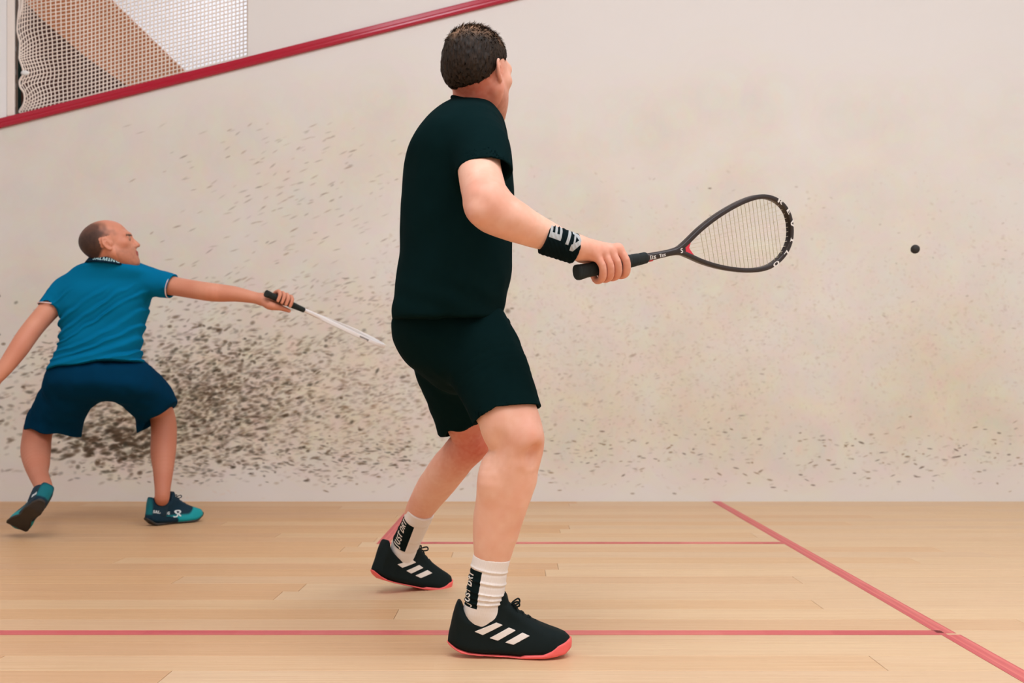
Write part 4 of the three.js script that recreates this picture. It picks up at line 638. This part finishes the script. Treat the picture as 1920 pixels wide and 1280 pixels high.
// ------------------------------------------------------------------ the player in blue
{
  const base = [-1.9, 0, 1.2];
  const man = thing('person', 'shaven-headed man in blue t-shirt and navy shorts lunging with his racket arm stretched out', 'person', base);
  const put = (name, g, m, label, parent = man) => { const o = mesh(name, shift(g, base), m, parent); if (label) o.userData.label = label; return o; };
  // racket frame: seen edge on, running down to the right
  const rPos = P(499, 550, 4.55), rTip = P(713, 644, 5.0), U = V(rTip).sub(V(rPos)).normalize();
  const view = V(rPos).add(V(rTip)).multiplyScalar(0.5).sub(new THREE.Vector3(0, CAMY, CAMZ)).normalize();
  const nb = new THREE.Vector3().crossVectors(U, view).normalize(), vb = new THREE.Vector3().crossVectors(nb, U).normalize(), ta = 0.085;
  const Vv = vb.clone().multiplyScalar(Math.cos(ta)).addScaledVector(nb, Math.sin(ta)), Nn = new THREE.Vector3().crossVectors(U, Vv);
  const u = U.toArray(), v = Vv.toArray(), n = Nn.toArray();
  // head: turned to the right, tipped a little back
  const th = 73 * Math.PI / 180, pitch = 0.3, hd = 4.66, hS = 0.98;
  const f0 = new THREE.Vector3(Math.sin(th), 0, -Math.cos(th)), hRv = new THREE.Vector3(Math.cos(th), 0, Math.sin(th)), rot = new THREE.Quaternion().setFromAxisAngle(hRv, pitch), roll = new THREE.Quaternion().setFromAxisAngle(f0, 0.0);
  const hFv = f0.clone().applyQuaternion(rot), hUv = new THREE.Vector3().crossVectors(hRv, hFv).normalize();
  const hF = hFv.toArray(), hR = hRv.toArray(), hU = hUv.toArray(), hO = P(208, 459, hd);
  const h0 = headField(), occ = ell([0, 0.03, -0.035], [0.072, 0.078, 0.096]), headL = (x, y, z) => smin(h0(x, y, z), occ(x, y, z), 0.02), head = local(hO, hR, hU, hF, (x, y, z) => headL(x / hS, y / hS, z / hS) * hS);
  const toHead = (x, y, z) => { x -= hO[0]; y -= hO[1]; z -= hO[2]; return [(x * hR[0] + y * hR[1] + z * hR[2]) / hS, (x * hU[0] + y * hU[1] + z * hU[2]) / hS, (x * hF[0] + y * hF[1] + z * hF[2]) / hS]; };
  const neck = chain([[...P(200, 468, 4.67), 0.06], [...P(203, 485, 4.69), 0.064], [...P(203, 505, 4.72), 0.075]]);
  const trunk = union(0.06, ell(P(195, 560, 4.76), [0.16, 0.13, 0.09]), ell(P(190, 640, 4.76), [0.14, 0.16, 0.085]), ell(P(185, 712, 4.76), [0.13, 0.09, 0.08]), cap(P(125, 540, 4.76), 0.045, P(280, 522, 4.76), 0.045));
  // right arm, stretched out to the racket
  const W = P(491, 561, 4.61);
  const armR = chain([PR(275, 528, 4.74, 0.05), PR(325, 536, 4.7, 0.0425), PR(360, 542, 4.66, 0.041), PR(392, 547, 4.63, 0.041), PR(412, 549, 4.64, 0.0395), PR(440, 551, 4.63, 0.034), PR(468, 556, 4.617, 0.0275), [...W, 0.024]]);
  // the back of the hand is behind the grip, fingers come over the top towards the camera
  const toCam = view.clone().negate(); toCam.addScaledVector(U, -toCam.dot(U)).normalize(); const upish = new THREE.Vector3().crossVectors(toCam, U).normalize(); if (upish.y < 0) upish.negate();
  const handR = gripHand(rPos, u, toCam.toArray(), upish.toArray(), 0.0172, { s: [0.055, 0.0765, 0.098, 0.12], size: [0.95, 1.03, 1.08, 1.02], phi: [186, 100, 38, -18], mcp: 0.022, slant: -0.004, palm: 228, wrist: W, thumb: [[0.04, 262, 0.024, 0.02], [0.085, 268, 0.016, 0.0135], [0.115, 270, 0.013, 0.0105], [0.135, 274, 0.012, 0.0088]] });
  // left arm, hanging away behind him
  const LW = P(-14, 716, 4.52);
  const armL = chain([PR(114, 556, 4.74, 0.05), PR(89, 584, 4.7, 0.0455), PR(66, 610, 4.66, 0.0435), PR(48, 634, 4.62, 0.043), PR(34, 655, 4.59, 0.041), PR(10, 688, 4.55, 0.0335), [...LW, 0.026]]);
  const handL = openHand(LW, [-0.65, -0.7, 0.1], [0.5, -0.2, -0.7], [0.6, -0.4, 0.6]);
  const fR = foot(P(271, 987, 4.92), [0.205, 0, -0.225], [0, 1, 0]); fR.o[1] = 0.001;
  const heel = P(73, 950, 4.43), fL = foot(heel, [-0.66, -0.44, -0.6], [0.06, 0.7, -0.71]), along = (f, l, y, r) => [...V(f.o).addScaledVector(V(f.L), l).addScaledVector(V(f.U), y).toArray(), r];
  const legR = chain([PR(245, 705, 4.78, 0.085), PR(278, 738, 4.94, 0.068), PR(300, 768, 5.05, 0.059), PR(307, 795, 5.06, 0.059), PR(307, 825, 5.04, 0.0595), PR(306, 850, 5.02, 0.0575), PR(306, 880, 4.99, 0.047), PR(305, 910, 4.96, 0.0375), PR(304, 932, 4.945, 0.0335), along(fR, 0.082, 0.11, 0.034), along(fR, 0.085, 0.07, 0.03)], 4);
  const legL = chain([PR(145, 708, 4.74, 0.085), PR(105, 760, 4.86, 0.076), PR(76, 798, 4.93, 0.068), PR(70, 815, 4.9, 0.064), PR(67, 845, 4.84, 0.0645), PR(69, 868, 4.76, 0.055), PR(72, 888, 4.69, 0.042), along(fL, 0.075, 0.125, 0.035), along(fL, 0.08, 0.07, 0.03)], 4);
  const handle = cap(V(rPos).addScaledVector(U, -0.01).toArray(), 0.0186, V(rPos).addScaledVector(U, 0.22).toArray(), 0.0186);
  const body = (x, y, z) => {
    let d = smin(trunk(x, y, z), armR(x, y, z), 0.03); d = smin(d, armL(x, y, z), 0.03); if (y > 1.0) { d = smin(d, neck(x, y, z), 0.03); d = smin(d, head(x, y, z), 0.02); }
    d = smin(d, legR(x, y, z), 0.02); d = smin(d, legL(x, y, z), 0.02); if (x > -1.3) d = smax(smin(d, handR(x, y, z), 0.01), -handle(x, y, z), 0.0015); if (x < -2.1 && y < 0.9) d = smin(d, handL(x, y, z), 0.01); return d;
  };
  const hb = [[hO[0] - 0.15, hO[1] - 0.12, hO[2] - 0.15], [hO[0] + 0.15, hO[1] + 0.15, hO[2] + 0.15]];
  const hc = V(rPos).addScaledVector(U, 0.085).toArray(), gb = [[W[0] - 0.01, hc[1] - 0.09, hc[2] - 0.09], [hc[0] + 0.1, hc[1] + 0.09, hc[2] + 0.09]], lb = [[LW[0] - 0.16, LW[1] - 0.22, LW[2] - 0.12], [LW[0] + 0.1, LW[1] + 0.01, LW[2] + 0.14]];
  const inside = (b, x, y, z) => x > b[0][0] && x < b[1][0] && y > b[0][1] && y < b[1][1] && z > b[0][2] && z < b[1][2];
  const grow = (b, e) => [b[0].map(q => q - e), b[1].map(q => q + e)];
  const fine = [[hb, 0.0032], [gb, 0.0024], [lb, 0.0035]].map(([b, h]) => skin(body, ...grow(b, 0.012), h, { keep: (x, y, z) => inside(grow(b, 0.006), x, y, z) }));
  const coarse = skin(body, [-2.45, 0.05, 0.85], [-1.0, 1.5, 1.75], 0.0075, { keep: (x, y, z) => !inside(hb, x, y, z) && !inside(gb, x, y, z) && !inside(lb, x, y, z) });
  const pale = srgb(226, 162, 132), pink = srgb(198, 120, 94), tan = srgb(206, 140, 108), buzz = srgb(32, 28, 25);
  const tint = (x, y, z) => {
    const m = 0.5 + 0.5 * noise(x * 18, y * 18, z * 18), f = 0.5 + 0.5 * noise(x * 120, y * 120, z * 120); let c = [0, 1, 2].map(i => mix(mix(pale[i], pink[i], 0.3 + 0.45 * m), tan[i], 0.3 * f));
    if (y < 0.65) c = c.map((q, i) => mix(q, srgb(170, 100, 76)[i], 0.45));
    if (y > hO[1] - 0.11) { const [a, b, g] = toHead(x, y, z);
      const bald = Math.hypot(a / 0.06, (g - 0.05) / 0.09), hair = sstep(-0.012, 0.012, b - mix(-0.075, -0.015, sstep(-0.1, -0.02, g)) + 0.006 * noise(a * 90, b * 90, g * 90)) * sstep(0.045, -0.035, g + 0.02 * noise(a * 60, b * 60, g * 60) + 0.25 * Math.max(0, b - 0.05)) * mix(1, sstep(0.7, 1.35, bald), sstep(0.06, 0.1, b)), earZone = Math.abs(a) > 0.068 && g > -0.04 && g < 0.014 && b < 0.032 && b > -0.04;
      if (!earZone) c = c.map((q, i) => mix(q, mix(buzz[i], q, 0.015 + 0.05 * f), hair * mix(0.98, 0.84, Math.max(sstep(-0.07, 0.0, g), sstep(0.04, 0.1, b)))));  // cropped hair fades forward and up, some shading put into the colour
      if (g > 0.012 && b < -0.012 && !earZone) { const s = 0.4 * sstep(-0.012, -0.05, b) * (0.5 + 0.5 * f); c = c.map((q, i) => mix(q, srgb(120, 78, 60)[i], s)); }
      if (b > 0.014 && b < 0.022 && g > 0.062 && Math.abs(a) > 0.01 && Math.abs(a) < 0.056) c = srgb(84, 60, 46);
      if (Math.hypot(Math.abs(a) - 0.031, b - 0.002) < 0.012 && g > 0.08) c = Math.hypot(Math.abs(a) - 0.031, b - 0.002) < 0.005 ? srgb(40, 36, 32) : srgb(160, 120, 100);
      if (Math.abs(a) < 0.023 && b < -0.054 && b > -0.078 && g > 0.085) c = srgb(166, 84, 74);
    }
    return c;
  };
  put('body', paint(mergeGeometries([coarse, ...fine].map(strip)), tint), skinMat);
  // t-shirt with diagonal folds
  const blue = cloth(srgb(6, 108, 148), 0.3), navy = cloth(srgb(4, 50, 78), 0.2);
  const trunkS = stack([[485, 176, 238, 0.066, 4.7], [492, 168, 250, 0.085, 4.71], [500, 147, 268, 0.1, 4.72], [512, 130, 288, 0.115, 4.74], [530, 111, 286, 0.13, 4.76], [552, 109, 282, 0.14, 4.76], [580, 112, 276, 0.14, 4.76], [610, 117, 269, 0.135, 4.76], [640, 115, 263, 0.135, 4.75], [662, 108, 262, 0.14, 4.75], [682, 98, 266, 0.145, 4.74], [706, 90, 270, 0.15, 4.74]], 2.3, 0.012);
  const slR = chain([PR(258, 522, 4.75, 0.068), PR(290, 530, 4.73, 0.062), PR(335, 538, 4.69, 0.053)]), slRi = chain([PR(300, 533, 4.72, 0.042), PR(318, 536, 4.7, 0.0455), PR(345, 540, 4.68, 0.0455)]), cutR = plane(P(324, 535, 4.7), [0.96, -0.3, 0.12]);
  const slL = chain([PR(132, 546, 4.75, 0.06), PR(108, 560, 4.72, 0.058), PR(86, 590, 4.7, 0.055)]), slLi = chain([PR(102, 566, 4.71, 0.043), PR(93, 578, 4.7, 0.05), PR(80, 598, 4.68, 0.05)]), cutL = plane(P(93, 574, 4.71), [-0.12, -0.97, 0.2]);
  const hem = plane(P(185, 688, 4.75), [0.13, -1, 0.14]);
  const folds = [[0.02, 0.35, 0.006], [0.105, 0.7, 0.009], [0.155, 0.9, 0.009], [0.2, 1, 0.007], [0.262, 1, 0.01], [0.305, 1, 0.008], [0.345, 1, 0.011], [0.385, 1, 0.008], [0.42, 1, 0.007]];
  const O0 = P(250, 500, 4.7);
  const fold = (x, y, z) => {                                             // creases fan from the waist up to the right shoulder
    const X = x - O0[0], Y = O0[1] - y, w = 0.016 * noise(x * 7, y * 7, 2) + 0.006 * noise(x * 22, y * 22, 5), bend = 0.16 * sstep(0.3, 0.46, Y) ; let s = 0; const q = Y * 0.86 + X * mix(0.52, 0.36, sstep(0.3, 0.45, Y)) + bend * X * X * 2 + w + 0.06;
    for (const [c, a, wd] of folds) { const e = (q - c) / wd; s += a * (Math.exp(-e * e) - 0.55 * Math.exp(-((e + 1.9) ** 2) * 0.8)); }
    return 0.0135 * s * (0.55 + 0.45 * noise(x * 11, y * 5, 9)) * sstep(1.13, 1.05, y) * sstep(4.62, 4.66, CAMZ - z + 0.1) + 0.0025 * noise(x * 14, y * 14, z * 14);
  };
  const shirtF = (x, y, z) => {
    let a = smax(slR(x, y, z) - 0.003 * noise(x * 30, y * 14, z * 30), cutR(x, y, z), 0.004); a = smax(a, -slRi(x, y, z), 0.004);
    let b = smax(slL(x, y, z) - 0.003 * noise(x * 26, y * 18, z * 26), cutL(x, y, z), 0.004); b = smax(b, -slLi(x, y, z), 0.004);
    let d = trunkS(x, y, z) - fold(x, y, z); d = smin(smin(d, a, 0.035), b, 0.035); d = smax(d, hem(x, y, z) + 0.004 * Math.sin(x * 30), 0.004);
    return smax(d, -(neck(x, y, z) - 0.003), 0.006);
  };
  const shirt = put('t_shirt', skin(shirtF, [-2.3, 0.66, 0.98], [-1.42, 1.27, 1.56], 0.0045, { pull: 0.75 }), blue);
  const ringAt = (f, cut, c, R, nrm, r) => { const N = V(nrm).normalize(), A = new THREE.Vector3(0.3, 0.2, 1).cross(N).normalize(), B = new THREE.Vector3().crossVectors(N, A), pts = []; for (let i = 0; i < 28; i++) { const t = i / 28 * 2 * Math.PI, d = A.clone().multiplyScalar(Math.cos(t)).addScaledVector(B, Math.sin(t)); let s = 0.02; for (let k = 0; k < 40; k++) { const p = V(c).addScaledVector(d, s), q = f(p.x, p.y, p.z); s -= q * 0.8; } pts.push(V(c).addScaledVector(d, s - r * 0.4)); } return tube(pts, r, 56, 6, true); };
  const trimM = cloth(srgb(232, 206, 204)), cR = P(322, 535, 4.7), cL = P(93, 573, 4.71);
  put('sleeve_trim', ringAt(slR, cutR, cR, 0.05, [0.96, -0.3, 0.12], 0.0028), trimM, 'thin pale sleeve edge'); put('sleeve_trim', ringAt(slL, cutL, cL, 0.05, [-0.12, -0.97, 0.2], 0.0028), trimM, 'thin pale sleeve edge');
  // collar with small white lettering
  const cO = P(205, 489, 4.69), cax = new THREE.Vector3(0.1, 1, -0.12).normalize();
  const colF = (x, y, z) => { const q = new THREE.Vector3(x - cO[0], y - cO[1], z - cO[2]), h = q.dot(cax); q.addScaledVector(cax, -h); const r = Math.hypot(q.x / 1.12, q.y, q.z); return Math.max(Math.abs(r - 0.074 + h * 0.5) - 0.0045, Math.abs(h) - 0.026); };
  const colTex = canvasTex(1024, 128, (c, w, h) => { c.fillStyle = 'rgb(6,36,52)'; c.fillRect(0, 0, w, h); c.fillStyle = 'rgb(190,226,226)'; c.font = 'bold 54px sans-serif'; c.textBaseline = 'middle'; c.fillText('SALMING', w * 0.5 - 92, h * 0.68, 230); });
  put('collar', wrapUV(skin(colF, [cO[0] - 0.1, cO[1] - 0.06, cO[2] - 0.1], [cO[0] + 0.1, cO[1] + 0.06, cO[2] + 0.1], 0.003, { pull: 0.6 }), [cO[0] - cax.x * 0.026, cO[1] - cax.y * 0.026, cO[2] - cax.z * 0.026], cax.toArray(), [0.05, 0, 1], 0.052), new THREE.MeshPhysicalMaterial({ map: colTex, roughness: 0.95, specularIntensity: 0.2 }), 'dark collar band with small white lettering');
  // shorts
  const pelvis = stack([[680, 100, 262, 0.13, 4.75], [700, 92, 270, 0.15, 4.75], [720, 88, 282, 0.16, 4.76], [738, 92, 285, 0.14, 4.78], [752, 105, 265, 0.1, 4.8]], 2.2, 0.03);
  const tR = chain([PR(243, 714, 4.8, 0.11), PR(275, 740, 4.93, 0.112), PR(294, 771, 5.03, 0.104), PR(298, 830, 5.07, 0.098)]), tRi = chain([PR(290, 770, 5.0, 0.08), PR(299, 800, 5.06, 0.086), PR(303, 850, 5.08, 0.086)]), hR2 = plane(P(290, 785, 5.0), [0.6, -0.79, -0.1]);
  const tL = chain([PR(148, 715, 4.76, 0.115), PR(118, 758, 4.86, 0.116), PR(100, 800, 4.93, 0.125), PR(92, 850, 4.97, 0.13)]), tLi = chain([PR(105, 790, 4.91, 0.09), PR(98, 815, 4.94, 0.115), PR(88, 860, 4.95, 0.115)]), hL2 = plane(P(103, 812, 4.9), [-0.17, -1, 0.05]);
  const sw = (x, y, z) => 0.005 * noise(x * 13 + y * 7, y * 10, z * 11) + 0.003 * noise(x * 34, y * 24, z * 26);
  const shortsF = (x, y, z) => {
    let r = smax(tR(x, y, z) - sw(x, y, z), hR2(x, y, z) + 0.006 * Math.sin(x * 50), 0.004); r = smax(r, -tRi(x, y, z), 0.004);
    let l = smax(tL(x, y, z) - sw(x, y, z), hL2(x, y, z) + 0.006 * Math.sin(x * 50), 0.004); l = smax(l, -tLi(x, y, z), 0.004);
    return smin(smin(pelvis(x, y, z) - sw(x, y, z), r, 0.03), l, 0.03);
  };
  put('shorts', skin(shortsF, [-2.32, 0.36, 0.72], [-1.46, 0.79, 1.48], 0.005, { pull: 0.75 }), navy);
  // shoes
  
  const soleRise = (l) => 0.03 * sstep(0.055, -0.005, l) + 0.034 * sstep(0.235, 0.32, l) + 0.0005;
  const upperG = shoeGeo('upper', shoeUpper), soleF = (l, y, w) => smax(Math.max(soleRise(l) - y, y - 0.012 - soleRise(l)), (Math.abs(w + 0.006 * Math.sin(l * 10)) - shoePlan(l) * (1 - 0.22 * Math.exp(-(((l - 0.13) / 0.035) ** 2))) - 0.001) * 0.85, 0.006);
  const baseSole = shoeGeo('gum', soleF, 0.003), laceG = laceGeos();
  const dark = srgb(8, 42, 58), teal = srgb(24, 150, 156), shoeM = new THREE.MeshPhysicalMaterial({ vertexColors: true, roughness: 0.6, specularIntensity: 0.4 }), soleM = std(srgb(46, 40, 34), 0.7), markM = std(srgb(220, 228, 228), 0.6);
  const shoeCol = paint(upperG.clone(), (l, y) => { const t = sstep(-0.004, 0.004, l - 0.125 + (y - 0.02) * 2.3 * sstep(0.02, 0.05, y) - 0.03 * sstep(0.05, 0.03, y)) * sstep(0.05, 0.035, y - 0.1 * sstep(0.2, 0.3, l)), tab = sstep(0.03, 0.02, l) * sstep(0.05, 0.06, y) * 0.4; return [0, 1, 2].map(i => mix(dark[i], teal[i], Math.max(t, tab))); });
  for (const f of [fR, fL]) {
    const s = put('shoe', placeGeo(shoeCol, f.o, f.L, f.U, f.S), shoeM, 'dark teal court shoe with bright turquoise forefoot');
    const add = (name, g, m, label) => { const o = mesh(name, shift(placeGeo(g, f.o, f.L, f.U, f.S), base), m, s); if (label) o.userData.label = label; };
    add('sole', baseSole, soleM); add('laces', laceG, std(dark, 0.8));
    const side = f === fR ? 1 : -1, onSide = (g, l, y, rz) => { g.rotateZ(rz); const p = g.attributes.position; for (let i = 0; i < p.count; i++) { let w = 0.06; const x = p.getX(i) * side + l, yy = p.getY(i) + y; for (let k = 0; k < 60 && shoeUpper(x, yy, w) > 0.0004; k++) w -= Math.max(0.0002, shoeUpper(x, yy, w) * 0.7); p.setXYZ(i, x, yy, side * (w + p.getZ(i) * 1)); } g.computeVertexNormals(); return g; };
    const split = (t, size) => { let g = letters(t, size, 0.0012); return g; };
    add('lettering', onSide(split('SALMING', 0.0135), 0.068, 0.062, side * -0.18), markM, 'small white lettering on the side');
    if (side === 1) { const sh = new THREE.Shape(); sh.moveTo(-0.02, -0.014); sh.bezierCurveTo(-0.004, -0.02, 0.006, -0.01, -0.002, -0.004); sh.bezierCurveTo(-0.014, 0.0, -0.022, 0.008, -0.008, 0.014); sh.lineTo(0.012, 0.015); sh.bezierCurveTo(0.024, 0.012, 0.022, 0.0, 0.01, -0.001); sh.lineTo(0.022, -0.014); sh.lineTo(0.013, -0.015); sh.lineTo(0.004, -0.002); sh.lineTo(0.012, 0.004); sh.bezierCurveTo(0.014, 0.009, 0.008, 0.01, 0.0, 0.009); sh.bezierCurveTo(-0.01, 0.008, 0.0, 0.003, 0.004, -0.003); sh.bezierCurveTo(0.01, -0.014, 0.0, -0.024, -0.018, -0.02); sh.closePath(); const g = new THREE.ExtrudeGeometry(sh, { depth: 0.0012, bevelEnabled: false, curveSegments: 6 }); add('emblem', onSide(g, 0.148, 0.052, -0.1), markM, 'white emblem on the side'); }
  }
  for (const f of [fR, fL]) { const c = chain([along(f, 0.078, 0.06, 0.04), along(f, 0.08, 0.1, 0.0425), along(f, 0.081, 0.14, 0.042)]), q = plane(along(f, 0.08, 0.121, 0), V(f.U).addScaledVector(V(f.L), 0.25).toArray()), o = along(f, 0.08, 0.1, 0); put('shoe_collar', skin((x, y, z) => smax(c(x, y, z), q(x, y, z), 0.006), o.slice(0, 3).map(k => k - 0.09), o.slice(0, 3).map(k => k + 0.09), 0.004, { pull: 0.7 }), std(dark, 0.9), 'dark knitted collar of the shoe'); }
  // racket seen edge on
  const clear = std([0.82, 0.8, 0.79], 0.3), rk = makeRacket('squash_racket', 'white squash racket seen edge on, in the outstretched hand of the man in blue', clear, { pos: rPos, u, v, n, gripEnd: 0.205, band: 0.011 }, { grip: std([0.008, 0.014, 0.012], 0.85), cross: std([0.7, 0.69, 0.66], 0.5), main: std([0.7, 0.69, 0.66], 0.5) });
  for (const [t, x, size, off] of [['salming', 0.5, 0.009, 0.0]]) { const g = letters(t, size, 0.0006); const h = RACKET_HALF; g.rotateX(-Math.PI / 2); g.rotateX(Math.PI); g.translate(x, 0, 0); const p = g.attributes.position; for (let i = 0; i < p.count; i++) { const X = p.getX(i); let k = 0; while (k < h.length - 2 && h[k + 1][0] < X) k++; const hy = mix(h[k][1], h[k + 1][1], (X - h[k][0]) / (h[k + 1][0] - h[k][0])); p.setXYZ(i, X, -(hy + 0.0008) * VSIGN, p.getZ(i) * 1 + off * 0.9); } mesh('lettering', g, std([0.03, 0.03, 0.03], 0.6), rk.t).userData.label = 'small dark lettering on the hoop edge'; }
}
renderer.render(scene, camera);
